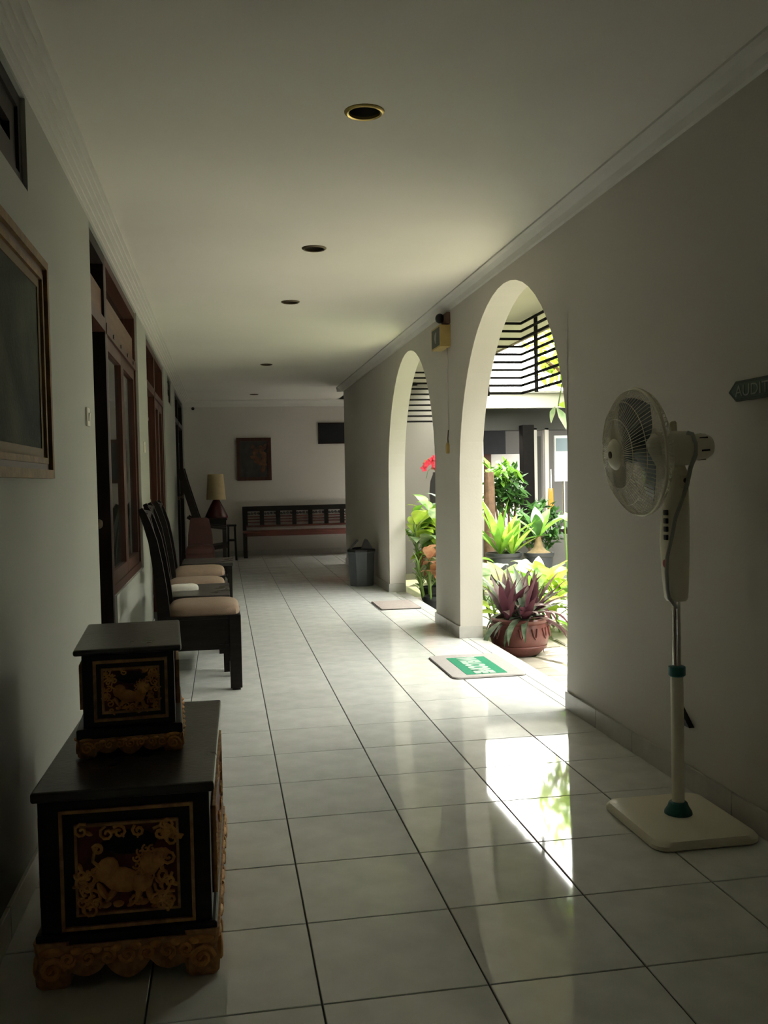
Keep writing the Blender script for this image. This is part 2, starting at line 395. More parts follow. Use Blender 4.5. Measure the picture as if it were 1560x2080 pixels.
# ------------------------------------------------------------------ ceiling with holes for the downlights
LIGHTS = [(0.544, 3.379, 0.074), (0.554, 5.369, 0.072), (0.533, 6.976, 0.070), (0.525, 10.682, 0.070), (0.505, 14.3, 0.070)]
def ceiling():
    mb = MB(); y = -1.6; h = 0.15; x0, x1 = XL-0.16, XO
    def q(xa, xb, ya, yb): mb.quad((xa, ya, ZC), (xb, ya, ZC), (xb, yb, ZC), (xa, yb, ZC))
    for lx, ly, r in LIGHTS:
        q(x0, x1, y, ly-h); q(x0, lx-h, ly-h, ly+h); q(lx+h, x1, ly-h, ly+h)
        n = 24; ri = r-0.012
        circ = [(lx+ri*math.cos(2*math.pi*i/n), ly+ri*math.sin(2*math.pi*i/n), ZC) for i in range(n)]
        sq = []
        for i in range(n):
            c, s = math.cos(2*math.pi*i/n), math.sin(2*math.pi*i/n); k = h/max(abs(c), abs(s)); sq.append((lx+k*c, ly+k*s, ZC))
        for i in range(n):
            j = (i+1) % n
            mb.quad(circ[i], circ[j], sq[j], sq[i])
        y = ly+h
    q(x0, x1, y, YB+0.15)
    q(XO, 2.8, YE, YB+0.15)
    bmesh.ops.remove_doubles(mb.b, verts=mb.b.verts, dist=1e-5)
    mb.box(-2.8, XO, -1.6, YB+0.15, ZC+0.14, ZC+0.22); mb.box(XO, 2.8, YE-.15, YB+0.15, ZC, ZC+0.22)
    mb.box(-2.8, XL-0.16, -1.6, YB+0.15, ZC, ZC+0.14)
    return struct(mb.build('ceiling', M['ceiling']))
ceiling()
def cornice(name, path_fn, prof, m, smooth=False):
    mb = MB(); rings = [[path_fn(u, v, t) for u, v in prof] for t in (0, 1)]
    mb.loft(rings); return struct(mb.build(name, m))
# stepped profile: u = out from the wall, v = down from the ceiling
PL = [(0, 0), (0.105, 0), (0.105, 0.012), (0.086, 0.012), (0.086, 0.024), (0.068, 0.024), (0.068, 0.036), (0.050, 0.036), (0.050, 0.048), (0.030, 0.048), (0.030, 0.060), (0.012, 0.060), (0.012, 0.068), (0, 0.068)]
PR = [(0, 0), (0.085, 0), (0.085, 0.010), (0.060, 0.016), (0.030, 0.035), (0.014, 0.060), (0, 0.066)]
YM = [-1.6, YB]
cornice('trim_1', lambda u, v, t: (XL+u, YM[t], ZC-v), PL, M['cornice'])
YR = [-1.6, YE]
cornice('trim_2', lambda u, v, t: (XR-u, YR[t], ZC-v), PR, M['cornice'])
PB = [(0, 0), (0.10, 0), (0.10, 0.012), (0.06, 0.02), (0.03, 0.06), (0.012, 0.105), (0, 0.11)]
XE = [XL, 3.6]
cornice('trim_3', lambda u, v, t: (XE[t], YB-u, ZC-v), PB, M['cornice'])
XW = [XR-0.085, XO]
cornice('trim_4', lambda u, v, t: (XW[t], YE+u, ZC-v), PR, M['cornice'])

# ------------------------------------------------------------------ skirting tiles
def skirt_run(name, runs):
    base = sempty(name)
    for kind, a, b, c in runs:
        n = max(1, round((b-a)/0.4)); 
        for i in range(n):
            s0, s1 = a+(b-a)*i/n+0.0015, a+(b-a)*(i+1)/n-0.0015
            m = MB()
            if kind == 'x-': m.box(c-0.012, c, s0, s1, 0, 0.09, 0.002)
            elif kind == 'x+': m.box(c, c+0.012, s0, s1, 0, 0.09, 0.002)
            elif kind == 'y-': m.box(s0, s1, c-0.012, c, 0, 0.09, 0.002)
            elif kind == 'y+': m.box(s0, s1, c, c+0.012, 0, 0.09, 0.002)
            m.build('tile', M['skirt'], base)
skirt_run('baseboard_right', [('x-', 0.55, 4.55, XR), ('x-', 6.74, 7.55, XR), ('y-', XR-0.012, XO, 6.75), ('y-', XR-0.012, XO, 9.74), ('x-', 9.73, YE, XR)])
skirt_run('baseboard_end', [('y-', XL, 3.6, YB)])
skirt_run('baseboard_left', [('x+', 0.95, 4.6, XL), ('x+', 5.4, 7.9, XL), ('x+', 9.1, 12.55, XL)])

# ------------------------------------------------------------------ doors and windows of the left wall
def frame_rect(mb, x0, x1, ya, yb, za, zb, w, bottom=True):
    mb.box(x0, x1, ya, ya+w, za, zb); mb.box(x0, x1, yb-w, yb, za, zb)
    mb.box(x0, x1, ya+w, yb-w, zb-w, zb)
    if bottom: mb.box(x0, x1, ya+w, yb-w, za, za+w)
    return mb
def window(name, ya, yb, za, zb, fm, sashes, ztr=None, fw=0.05):
    w = sempty(name, (XL, ya, za))
    def B(m, n, mt, par=w):
        bmesh.ops.translate(m.b, vec=(-XL, -ya, -za), verts=m.b.verts); return m.build(n, mt, par)
    xf = XL-0.015
    B(frame_rect(MB(), xf-0.11, xf, ya, yb, za, zb, fw), 'window_frame', fm)
    top = zb
    if ztr:
        B(MB().box(xf-0.11, xf+0.004, ya, yb, ztr, ztr+0.06), 'transom_rail', fm)
        B(MB().box(xf-0.085, xf-0.075, ya+fw, yb-fw, ztr+0.06, zb-fw), 'transom_pane', M['glass_dark'])
        top = ztr
    a = ya+fw; d = (yb-fw-a)/sashes
    zt = top - (0 if ztr else fw)
    for i in range(sashes):
        s = B(frame_rect(MB(), xf-0.05, xf-0.01, a+d*i+.003, a+d*(i+1)-.003, za+fw, zt, 0.075), 'sash', fm)
        B(MB().box(xf-0.036, xf-0.030, a+d*i+.07, a+d*(i+1)-.07, za+fw+.07, zt-.07), 'pane', M['glass_dark'], s)
    return w
def door(name, ya, yb, zb, fm, lm, ztr, recess, panels=0, fw=0.06):
    w = sempty(name, (XL, ya, 0))
    def B(m, n, mt, par=w):
        bmesh.ops.translate(m.b, vec=(-XL, -ya, 0), verts=m.b.verts); return m.build(n, mt, par)
    xf = XL-0.015
    B(frame_rect(MB(), xf-0.12, xf, ya, yb, 0, zb, fw, False), 'door_frame', fm)
    B(MB().box(xf-0.12, xf+0.004, ya+fw, yb-fw, ztr, ztr+0.07), 'transom_rail', M['wood_red'] if zb > 2.465 and lm is M['wood_dark'] and ya < 6 else fm)
    B(MB().box(xf-0.085, xf-0.075, ya+fw, yb-fw, ztr+0.07, zb-fw), 'transom_pane', M['glass_dark'])
    leaf = B(MB().box(xf-recess-0.04, xf-recess, ya+fw, yb-fw, 0.01, ztr), 'door_leaf', lm)
    for i in range(panels):
        z0 = 0.15 + i*(ztr-0.25)/panels; z1 = 0.15 + (i+1)*(ztr-0.25)/panels - 0.1
        B(frame_rect(MB(), xf-recess, xf-recess+0.012, ya+fw+.1, yb-fw-.1, z0, z1, 0.03), 'panel_moulding', lm, leaf)
    B(MB().lathe([(0.0, 0), (0.012, 0.002), (0.012, 0.03), (0.022, 0.035), (0.026, 0.05), (0.018, 0.062), (0, 0.066)], (xf-recess, yb-fw-0.07, 1.0), 12, 'X'), 'door_knob', M['bronze'], leaf)
    return w
door('door_1', 4.65, 5.35, 2.48, M['wood_dark'], M['wood_dark'], 2.05, 0.10)
w1 = window('window_1', 5.35, 7.12, 0.59, 2.48, M['wood_red'], 2, 2.05)
for i in range(4):                                             # peg holes in the rail over the casements
    MB().box(0, 0.006, 0, 0.035, 0, 0.022).build('peg', M['black'], w1, loc=(-0.012, 0.30+0.40*i, 1.478))
# lower half of the transom of the first unit is boarded
MB().box(-0.07, -0.03, -0.62, 1.70, 1.52, 1.69).build('transom_board', M['wood_brown'], w1)
door('door_2', 7.95, 9.05, 2.46, M['wood_red'], M['wood_red'], 2.03, 0.06, panels=2)
window('window_2', 9.05, 10.28, 0.72, 2.46, M['wood_red'], 2, 2.03)
door('door_3', 12.6, 13.7, 2.47, M['wood_dark'], M['wood_dark'], 2.05, 0.06, panels=2)
door('door_4', 13.7, 15.1, 2.47, M['wood_dark'], M['wood_dark'], 2.05, 0.06, panels=2)
window('window_3', 1.95, 3.20, 2.17, 2.47, M['wood_dark'], 2, None, 0.045)
window('window_4', 11.0, 11.75, 2.16, 2.47, M['wood_dark'], 1, None, 0.04)

# ------------------------------------------------------------------ downlights
DL = ['brass-rimmed recessed downlight, the largest and nearest one overhead', 'second recessed downlight from the camera, dark round opening',
      'third recessed downlight from the camera, before the shaded part', 'fourth recessed downlight, alone on the shaded stretch of ceiling',
      'last small recessed downlight close to the end wall']
for i, (lx, ly, r) in enumerate(LIGHTS):
    t = thing('downlight', DL[i], 'ceiling light', (lx, ly, ZC), 0, 'recessed downlights along the corridor')
    MB().lathe([(r-.016, 0.004), (r-.016, -0.006), (r-.010, -0.009), (r-.004, -0.006), (r, -0.002), (r, 0.0)], n=28, closed_ends=False).build('rim', M['brass'] if i == 0 else M['bronze'], t, True)
    MB().lathe([(0.001, 0.135), (r*0.45, 0.13), (r-.03, 0.09), (r-.014, 0.0)], n=28, closed_ends=False).build('reflector', M['cup'], t, True)
    MB().lathe([(0.012, 0.13), (0.014, 0.11), (0.024, 0.085), (0.022, 0.065), (0.004, 0.055)], n=14).build('bulb', M['white_plastic'], t, True)

# ------------------------------------------------------------------ carved chests
def spiral(cx, cz, r, turns=1.4, a0=0.0, sgn=1, n=14):
    return [(cx + r*(1-t*0.85)*math.cos(a0+sgn*2*math.pi*turns*t), cz + r*(1-t*0.85)*math.sin(a0+sgn*2*math.pi*turns*t)) for t in [i/n for i in range(n+1)]]
def relief_lion(w, h, d):
    """gilded crouching lion with curling mane and tail, in the xz plane, standing out to -y"""
    m = MB(); S = min(w, h)
    def E(x, z, rx, rz, ry=1.0, a=0.0): m.ell((x*w, 0, z*h), (rx*w, d*ry, rz*h), 10, 6, Matrix.Rotation(a, 3, 'Y'))
    E(-0.06, -0.14, 0.20, 0.14, 1.0, 0.25); E(-0.20, -0.02, 0.11, 0.15, 1.05, 0.5); E(0.12, -0.17, 0.12, 0.13)
    E(0.21, 0.02, 0.10, 0.14, 1.15); E(0.27, 0.06, 0.055, 0.07, 1.5); E(0.31, 0.02, 0.04, 0.04, 1.4)
    for x, z, a in ((0.10, -0.30, 0.3), (0.20, -0.31, -0.2), (-0.16, -0.29, 0.7), (-0.25, -0.25, -0.5)):
        E(x, z, 0.035, 0.11, 0.8, a)
    for x in (0.14, 0.25, -0.10, -0.22): E(x, -0.40, 0.055, 0.035, 0.9)
    for k in range(9):
        a = math.radians(40+k*30); m.tube([(0.20*w+x, -d*0.7, 0.05*h+z) for x, z in spiral(0.11*w*math.cos(a), 0.15*h*math.sin(a), 0.045*S, 1.1, a)], 0.012*S, 5)
    m.tube([(x, -d*.5, z) for x, z in [(-0.26*w, 0.02*h), (-0.33*w, 0.10*h), (-0.31*w, 0.20*h)] + spiral(-0.28*w, 0.22*h, 0.06*S, 1.2, 2.5, -1)], 0.02*S, 6)
    return m
def relief_leaves(w, h, d, rnd, n):
    m = MB(); S = min(w, h)
    for k in range(n):
        side = rnd.choice((-1, 1)); x = side*rnd.uniform(0.30, 0.45)*w if k % 3 else rnd.uniform(-0.45, 0.45)*w
        z = rnd.uniform(-0.44, 0.44)*h if k % 3 else rnd.choice((-1, 1))*rnd.uniform(0.34, 0.44)*h
        m.tube([(px, -d*0.4, pz) for px, pz in spiral(x, z, rnd.uniform(0.06, 0.10)*S, 1.3, rnd.uniform(0, 6), rnd.choice((-1, 1)), 10)], 0.018*S, 5)
        a = rnd.uniform(0, 6); m.ell((x+0.07*S*math.cos(a), 0, z+0.07*S*math.sin(a)), (0.06*S, d*0.7, 0.024*S), 8, 5, Matrix.Rotation(-a, 3, 'Y'))
    return m
def rect_frame(m, w, h, t, y0, y1):
    m.box(-w/2, w/2, y0, y1, h/2-t, h/2); m.box(-w/2, w/2, y0, y1, -h/2, -h/2+t)
    m.box(-w/2, -w/2+t, y0, y1, -h/2+t, h/2-t); m.box(w/2-t, w/2, y0, y1, -h/2+t, h/2-t); return m
def chest(name, label, loc, rz, W, D, zf, zb, zt, over, pw, ph, pz, seed):
    """W, D body; feet up to zf, body zf..zb, lid zb..zt"""
    rnd = random.Random(seed)
    t = thing(name, label, 'chest', loc, rz)
    MB().box(-W/2, W/2, -D/2, D/2, zf, zb, 0.004).build('body', M['wood_black'], t)
    MB().box(-W/2-over, W/2+over, -D/2-over, D/2+over, zb, zt, 0.006).build('lid', M['wood_top'], t)
    y = -D/2
    fr = rect_frame(MB(), pw+0.07*W/0.4, ph+0.07*W/0.4, 0.008, -0.008, 0.002).build('gilt_moulding', M['gilt_line'], t, loc=(0.005, y, pz))
    p = MB().box(-pw/2, pw/2, -0.004, 0.003, -ph/2, ph/2).build('carved_panel', M['crimson'], t, loc=(0.005, y, pz))
    rect_frame(MB(), pw, ph, 0.006, -0.012, 0.0).build('panel_border', M['gilt_line'], p)
    relief_lion(pw, ph, 0.016).build('lion_carving', M['gold'], p, True, loc=(0, -0.004, 0))
    relief_leaves(pw, ph, 0.012, rnd, 34).build('leaf_carving', M['gold'], p, True, loc=(0, -0.005, 0))['kind'] = 'stuff'
    dk = MB(); dk.ell((0.02*pw, -0.004, 0.27*ph), (0.27*pw, 0.010, 0.14*ph), 14, 6); dk.build('cloud_carving', M['wood_black'], p, True)
    # side panels with a gilt moulding and leaf carving
    for s in (1, -1):
        sp = MB().box(-D/2+.06, D/2-.06, -0.005, 0.004, -ph/2, ph/2).build('side_panel', M['crimson'], t, loc=(s*W/2, 0, pz), rot=(0, 0, s*math.pi/2))
        rect_frame(MB(), D-.12, ph, 0.007, -0.013, 0.0).build('panel_border', M['gilt_line'], sp)
        relief_leaves(D-.14, ph*0.9, 0.011, rnd, 20).build('leaf_carving', M['gold'], sp, True, loc=(0, -0.005, 0))['kind'] = 'stuff'
    # plinth, scalloped carved apron on each long side, scrolled feet
    MB().box(-W/2-over*.9, W/2+over*.9, -D/2-over*.9, D/2+over*.9, zf-0.012, zf+0.016, 0.005).build('plinth_moulding', M['wood_black'], t)
    f = 0.20*W
    def scallop(w, h):
        top = [(-w/2, 0), (w/2, 0)]; pts = []
        for i in range(25):
            u = 1-2*i/24; x = u*w/2
            pts.append((x, -h*(0.38+0.34*abs(math.cos(u*math.pi*1.5))**0.7*(1 if abs(u) < .9 else .5) + 0.22*(1-abs(u)))))
        return top + pts
    for s, w, yy, rot in ((0, W-1.1*f, -D/2-over*.5, 0), (1, D-1.1*f, W/2+over*.5, math.pi/2), (0, W-1.1*f, D/2+over*.5, math.pi), (1, D-1.1*f, -W/2-over*.5, -math.pi/2)):
        h = zf*0.82
        l = (0, yy, zf-0.010) if s == 0 else (yy, 0, zf-0.010)
        a = MB().prism(scallop(w, h), -0.010, 0.010).build('apron', M['gilt_line'], t, loc=l, rot=(0, 0, rot))
        m = MB()
        for k in range(7):
            x = (k-3)/3.4*w/2; m.tube([(px, -0.011, pz2) for px, pz2 in spiral(x, -h*0.34, 0.17*h+0.004, 1.4, k, 1 if k % 2 else -1, 12)], 0.055*h, 6)
            m.ell((x+0.06*w, -0.008, -h*0.15), (0.05*w, 0.010, 0.10*h), 8, 5)
        m.build('apron_carving', M['gold'], a, True)
    for sx in (-1, 1):
        for sy in (-1, 1):
            c = (sx*(W/2+over*.6-f*.42), sy*(D/2+over*.6-f*.42))
            m = MB(); prof = []
            for z, k in ((0, .40), (0.10, .50), (0.35, .52), (0.55, .44), (0.8, .50), (1, .54)):
                r = f*k; prof.append([(u*r, v*r, zf*z) for u, v in ((-1,-.8),(-.8,-1),(.8,-1),(1,-.8),(1,.8),(.8,1),(-.8,1),(-1,.8))])
            m.loft(prof)
            ft = m.build('foot', M['gilt_line'], t, loc=(c[0], c[1], 0))
            g = MB()
            for rot in range(4):
                R = Matrix.Rotation(rot*math.pi/2, 3, 'Z')
                g.tube([R @ Vector((px, -f*.52, pz2)) for px, pz2 in spiral(0, zf*.42, f*.36, 1.6, rot, 1, 14)], f*.09, 6)
                g.ell(R @ Vector((0, -f*.48, zf*.80)), R @ Vector((f*.42, f*.12, zf*.10)) if rot % 2 == 0 else (f*.12, f*.42, zf*.10), 8, 5)
            g.build('foot_scroll', M['gold'], ft, True)
    return t
chest('carved_chest', 'large dark wooden chest on the floor with a gilded lion panel', (-0.249, 2.715, 0), math.radians(-1.0), 0.405, 0.84, 0.118, 0.455, 0.481, 0.013, 0.245, 0.222, 0.285, 3)
chest('carved_box', 'small carved dark wooden box standing on the larger chest', (-0.277, 2.79, 0.481), math.radians(3.2), 0.242, 0.44, 0.062, 0.275, 0.292, 0.020, 0.152, 0.122, 0.176, 5)

# ------------------------------------------------------------------ chairs, facing +x: local origin at the middle of the front edge on the floor
def pillow(m, x0, x1, y0, y1, z0, z1, p=4.0, N=40):
    """soft cushion: superellipse outline, full sides and a domed top"""
    cx, cy, a, b = (x0+x1)/2, (y0+y1)/2, (x1-x0)/2, (y1-y0)/2; rings = []
    for h, sc in ((0, .985), (.12, 1.0), (.35, .998), (.55, .975), (.72, .92), (.85, .82), (.94, .65), (.985, .42), (1, .18)):
        ring = []
        for i in range(N):
            t = 2*math.pi*i/N; c, sn = math.cos(t), math.sin(t); r = (abs(c)**p+abs(sn)**p)**(-1/p)
            ring.append((cx+a*sc*r*c, cy+b*sc*r*sn, z0+(z1-z0)*h))
        rings.append(ring)
    m.loft(rings); return m
def chair(label, loc, rz=0.0):
    t = thing('dining_chair', label, 'chair', loc, rz, 'black chairs along the left wall')
    W = 0.45; h = W/2; wb = M['wood_black']
    for s in (-1, 1):
        y = s*(h-0.034)
        m = MB(); m.box(-0.068, 0, y-.034, y+.034, 0.012, 0.44, 0.003); m.box(-0.058, -0.010, y-.026, y+.026, 0, 0.012)
        m.build('leg', wb, t)
        # stepped bracket between leg and side apron
        m = MB(); m.box(-0.098, -0.066, y-.02, y+.02, 0.17, 0.27); m.box(-0.128, -0.096, y-.02, y+.02, 0.215, 0.27); m.build('leg_bracket', wb, t)
        MB().bar([(-0.475, y, 0), (-0.450, y, 0.20), (-0.435, y, 0.44)], 0.045, 0.055, (0, 1, 0)).build('leg', wb, t)
        pts = [(-0.436, y, 0.42), (-0.440, y, 0.50), (-0.450, y, 0.62), (-0.466, y, 0.75), (-0.487, y, 0.88), (-0.516, y, 0.98), (-0.538, y, 1.04), (-0.552, y, 1.07)]
        MB().bar(pts, .040, [.072, .070, .064, .057, .050, .044, .038, .028], (0, 1, 0)).build('back_post', wb, t, True)
        MB().box(-0.42, -0.06, y-.012, y+.012, 0.25, 0.425).build('side_apron', wb, t)
    MB().box(-0.028, -0.006, -h+.06, h-.06, 0.25, 0.425).build('front_apron', wb, t)
    MB().box(-0.44, -0.42, -h+.06, h-.06, 0.30, 0.425).build('rear_apron', wb, t)
    MB().box(-0.46, -0.002, -h+.004, h-.004, 0.420, 0.440, 0.004).build('seat_frame', wb, t)
    c = MB(); pillow(c, -0.42, -0.006, -h+.012, h-.012, 0.438, 0.512, 7); c.build('seat_cushion', M['beige'], t, True)
    MB().bar([(-0.530, -h+.03, 1.02), (-0.542, 0, 1.03), (-0.530, h-.03, 1.02)], 0.055, 0.024, (0.25, 0, 1)).build('crest_rail', wb, t, True)
    MB().bar([(-0.458, -h+.03, 0.60), (-0.470, 0, 0.60), (-0.458, h-.03, 0.60)], 0.05, 0.022, (0, 0, 1)).build('lower_rail', wb, t)
    for y in (-0.09, 0, 0.09):
        MB().bar([(-0.460, y, 0.60), (-0.470, y, 0.72), (-0.492, y, 0.86), (-0.524, y, 1.01)], 0.035, 0.014, (0, 1, 0)).build('back_slat', wb, t)
    return t
chair('black dining chair with a beige cushion, the first one past the carved chests', (0.082, 5.655, 0))
chair('second black dining chair, its beige seat half hidden by the table with the tissues', (0.0, 6.985, 0))
chair('third and farthest black dining chair with a beige cushion, before the second table', (0.0, 7.98, 0))

def side_table(label, x1, y0, y1, h):
    t = thing('side_table', label, 'table', (x1, (y0+y1)/2, 0), 0, 'low tables between the chairs')
    d = 0.45; b = (y1-y0)/2; wb = M['wood_black']
    MB().box(-d, 0, -b, b, h-0.028, h, 0.004).build('table_top', M['wood_top'], t)
    for sx in (-d+.03, -0.03):
        for sy in (-b+.03, b-.03):
            MB().bar([(sx, sy, 0), (sx, sy, h-.028)], [.036, .044], [.036, .044], (1, 0, 0)).build('leg', wb, t)
    for s in (-1, 1):
        MB().box(-d+.04, -.04, s*(b-.035)-.01, s*(b-.035)+.01, h-.10, h-.028).build('apron', wb, t)
        # curved knee brackets under the apron
        m = MB(); m.tube([(-.035, s*(b-.03), h-.19), (-.045, s*(b-.03), h-.14), (-.075, s*(b-.03), h-.105), (-.12, s*(b-.03), h-.095)], 0.010, 6); m.build('bracket', wb, t, True)
    MB().box(-.05, -.03, -b+.05, b-.05, h-.09, h-.028).build('front_apron', wb, t)
    MB().box(-d+.05, -.05, -b+.05, b-.05, 0.14, 0.155).build('lower_shelf', wb, t)
    return t
side_table('low black side table carrying a packet of tissues between two chairs', 0.025, 5.96, 6.67, 0.497)
side_table('bare low black side table with a glossy top behind the third chair', 0.070, 8.30, 8.92, 0.50)
t = thing('tissue_packet', 'pale packet of tissues lying on the low black table', 'tissues', (-0.275, 6.32, 0.497), math.radians(5))
m = MB(); pillow(m, -0.095, 0.095, -0.055, 0.055, 0, 0.042, 5); m.build('wrapper', M['tissue'], t, True)
MB().box(-.03, .03, -.003, .003, .0405, .0435).build('opening_flap', M['white_board'], t)

# ------------------------------------------------------------------ far corner: red chair, recliner, lamp table with lamp, stool
t = thing('upholstered_chair', 'low armless chair upholstered in dark red', 'chair', (-0.28, 10.8, 0))
m = MB(); pillow(m, -0.165, 0.165, 0.0, 0.36, 0.40, 0.50, 5); m.build('seat', M['red_fabric'], t, True)
MB().box(-0.165, 0.165, 0.02, 0.36, 0.30, 0.405, 0.02).build('seat_base', M['red_fabric'], t, True)
m = MB(); m.loft([[(-.145, .33, .46), (.145, .33, .46), (.145, .40, .46), (-.145, .40, .46)], [(-.14, .35, .60), (.14, .35, .60), (.14, .425, .60), (-.14, .425, .60)], [(-.115, .385, .78), (.105, .385, .78), (.105, .44, .78), (-.115, .44, .78)], [(-.095, .395, .80), (.085, .395, .80), (.085, .43, .80), (-.095, .43, .80)]]); m.build('backrest', M['red_fabric'], t, True)
for sx in (-.13, .13):
    for sy in (.04, .32): MB().bar([(sx, sy, 0), (sx, sy, .31)], [.03, .04], [.03, .04], (1, 0, 0)).build('leg', M['wood_dark'], t)
t = thing('reclining_chair', 'dark wooden recliner with a steeply slanted back by the corner', 'chair', (-0.10, 12.3, 0))
for y in (-.26, .26):
    MB().bar([(-.08, y, .30), (-.26, y, .80), (-.385, y, 1.22), (-.43, y, 1.40)], .06, .085, (0, 1, 0)).build('back_post', M['wood_dark'], t)
    MB().bar([(.10, y, 0), (.10, y, .60)], .045, .045, (1, 0, 0)).build('leg', M['wood_dark'], t)
    MB().bar([(-.42, y, 0), (-.20, y, .45)], .045, .045, (0, 1, 0)).build('leg', M['wood_dark'], t)
    MB().bar([(-.36, y, .78), (-.15, y, .66), (.13, y, .62)], .06, .03, (0, 1, 0)).build('armrest', M['wood_dark'], t)
MB().bar([(-.15, 0, .36), (.14, 0, .40)], .50, .05, (0, 1, 0)).build('seat', M['wood_dark'], t)
m = MB(); m.bar([(-.12, 0, .40), (-.27, 0, .80), (-.40, 0, 1.26)], .46, .02, (0, 1, 0)); m.build('backrest', M['wood_dark'], t)
t = thing('lamp_table', 'small dark table in the far corner carrying the lamp', 'table', (-0.15, 14.62, 0))
MB().box(-.20, .20, -.20, .20, .635, .665, .005).build('table_top', M['wood_black'], t)
MB().box(-.17, .17, -.17, .17, .55, .635).build('apron', M['wood_black'], t)
for sx in (-.16, .16):
    for sy in (-.16, .16): MB().bar([(sx, sy, 0), (sx, sy, .3), (sx, sy, .635)], [.035, .05, .05], [.035, .05, .05], (1, 0, 0)).build('leg', M['wood_black'], t)
MB().box(-.16, .16, -.16, .16, .20, .22).build('lower_shelf', M['wood_black'], t)
t = thing('table_lamp', 'unlit table lamp with a cream shade and dark red base', 'lamp', (-0.11, 14.62, 0.665))
MB().lathe([(0.0, 0), (.175, .0), (.178, .012), (.165, .05), (.12, .15), (.075, .235), (.05, .28), (.032, .30), (.0, .302)], n=28).build('base', M['red_glaze'], t, True)
MB().lathe([(.012, .30), (.012, .36), (.02, .365), (.02, .40), (.0, .401)], n=12).build('socket', M['brass'], t, True)
MB().lathe([(.150, .285), (.120, .68), (.118, .68), (.148, .285)], n=36, closed_ends=False).build('lamp_shade', M['shade'], t, True)
t = thing('stool', 'small dark stool beside the lamp table', 'stool', (0.115, 14.62, 0))
MB().box(-.075, .075, -.12, .12, .53, .555, .004).build('seat', M['wood_black'], t)
for sx in (-.055, .055):
    for sy in (-.095, .095): MB().bar([(sx*1.1, sy*1.05, 0), (sx*.9, sy*.9, .53)], .03, .03, (1, 0, 0)).build('leg', M['wood_black'], t)
for sy in (-.09, .09): MB().box(-.05, .05, sy-.01, sy+.01, .30, .325).build('stretcher', M['wood_black'], t)

# ------------------------------------------------------------------ long bench and the things on the end wall
t = thing('bench', 'long dark red-brown bench with an openwork back against the end wall', 'bench', (0.30, 15.05, 0))
BL = 1.95; wr, wd = M['wood_bench'], M['wood_black']
for x in (0.03, BL-.03):
    MB().box(x-.03, x+.03, -.20, -.14, 0, .40).build('leg', wd, t)
    MB().box(x-.03, x+.03, .17, .22, 0, .80).build('back_post', wd, t)
MB().box(0, BL, -.21, .20, .395, .425, .004).build('seat', wr, t)
MB().box(0.02, BL-.02, -.20, -.17, .345, .395).build('front_apron', wr, t)
MB().box(0.0, BL, .16, .225, .735, .815, .006).build('top_rail', wd, t)
MB().box(0.03, BL-.03, .175, .215, .475, .505).build('lower_rail', wr, t)
npan = 7
for i in range(npan+1):
    x = .05 + (BL-.1)*i/npan; MB().box(x-.035, x+.035, .178, .212, .505, .735).build('back_stile', wd, t)
for i in range(npan):
    x = .05 + (BL-.1)*(i+.5)/npan; hw = (BL-.1)/npan/2-.03
    for z in (.545, .59, .635): MB().box(x-hw, x+hw, .188, .202, z, z+.02).build('back_slat', wr, t)
    m = MB()
    for k in range(4): m.tube([(px, .195, pz) for px, pz in spiral(x-hw+(k+.5)*hw/2, .695, .022, 1.3, k*1.7, 1 if k % 2 else -1, 10)], .006, 5)
    m.build('fretwork', wd, t, True)

t = thing('framed_picture', 'small framed dark picture with warm figures on the end wall', 'picture', (0.515, YB, 1.585))
rect_frame(MB(), .56, .70, .055, -.035, 0).build('frame', M['wood_red'], t)
cv = MB().box(-.23, .23, -.015, -.002, -.30, .30).build('canvas', M['painting2'], t)
m = MB(); rnd = random.Random(4)
for x, z, rx, rz, a in ((.02, .12, .045, .07, .2), (.12, .15, .04, .08, -.2), (.02, .02, .09, .035, .3), (.10, -.06, .12, .04, .35), (.16, .02, .05, .10, .1), (.14, -.16, .04, .07, .3), (-.02, .20, .03, .035, 0), (.18, .2, .03, .05, .4)):
    m.ell((x, -.015, z), (rx, .004, rz), 12, 5, Matrix.Rotation(a, 3, 'Y'))
m.build('painted_figure', M['paint_orange'], cv, True)
t = thing('dark_panel', 'dark rectangular framed panel high on the end wall', 'panel', (1.88, YB, 1.995))
rect_frame(MB(), .60, .35, .025, -.03, 0).build('frame', M['wood_dark'], t)
MB().box(-.28, .28, -.02, -.002, -.155, .155).build('board', M['panel_dark'], t)
t = thing('wall_hook', 'tiny black hook high up at the corner of the end wall', 'hook', (-0.445, YB-0.0, 2.415))
MB().lathe([(0.018, 0), (0.018, -.012), (.010, -.016), (.010, -.035), (.024, -.042), (.026, -.055), (.016, -.068), (0, -.07)], n=14, axis='Y').build('knob', M['black'], t, True)

# ------------------------------------------------------------------ waste bin
t = thing('waste_bin', 'blue-grey swing-lid waste bin with a black top by the arcade wall', 'bin', (1.545, 10.50, 0), math.radians(-8))
def octo(r, z, c=.42):
    return [(u*r, v*r, z) for u, v in ((-1, -c), (-c, -1), (c, -1), (1, -c), (1, c), (c, 1), (-c, 1), (-1, c))]
MB().loft([octo(.128, 0), octo(.132, .012), octo(.150, .375), octo(.156, .378), octo(.156, .395), octo(.145, .395), octo(.125, .03)]).build('body', M['bin'], t)
MB().loft([octo(.158, .393), octo(.160, .412), octo(.125, .43), octo(.115, .43), octo(.115, .40)], caps=False).build('lid_rim', M['black'], t)
MB().bar([(-.118, -.01, .425), (-.085, -.01, .47), (-.035, -.01, .522)], .20, .016, (0, 1, 0)).build('lid_flap', M['black'], t)
MB().prism([(.0, .425), (.135, .425), (.075, .515), (.055, .528), (.035, .518)], -.11, .11).build('lid_hood', M['black'], t)

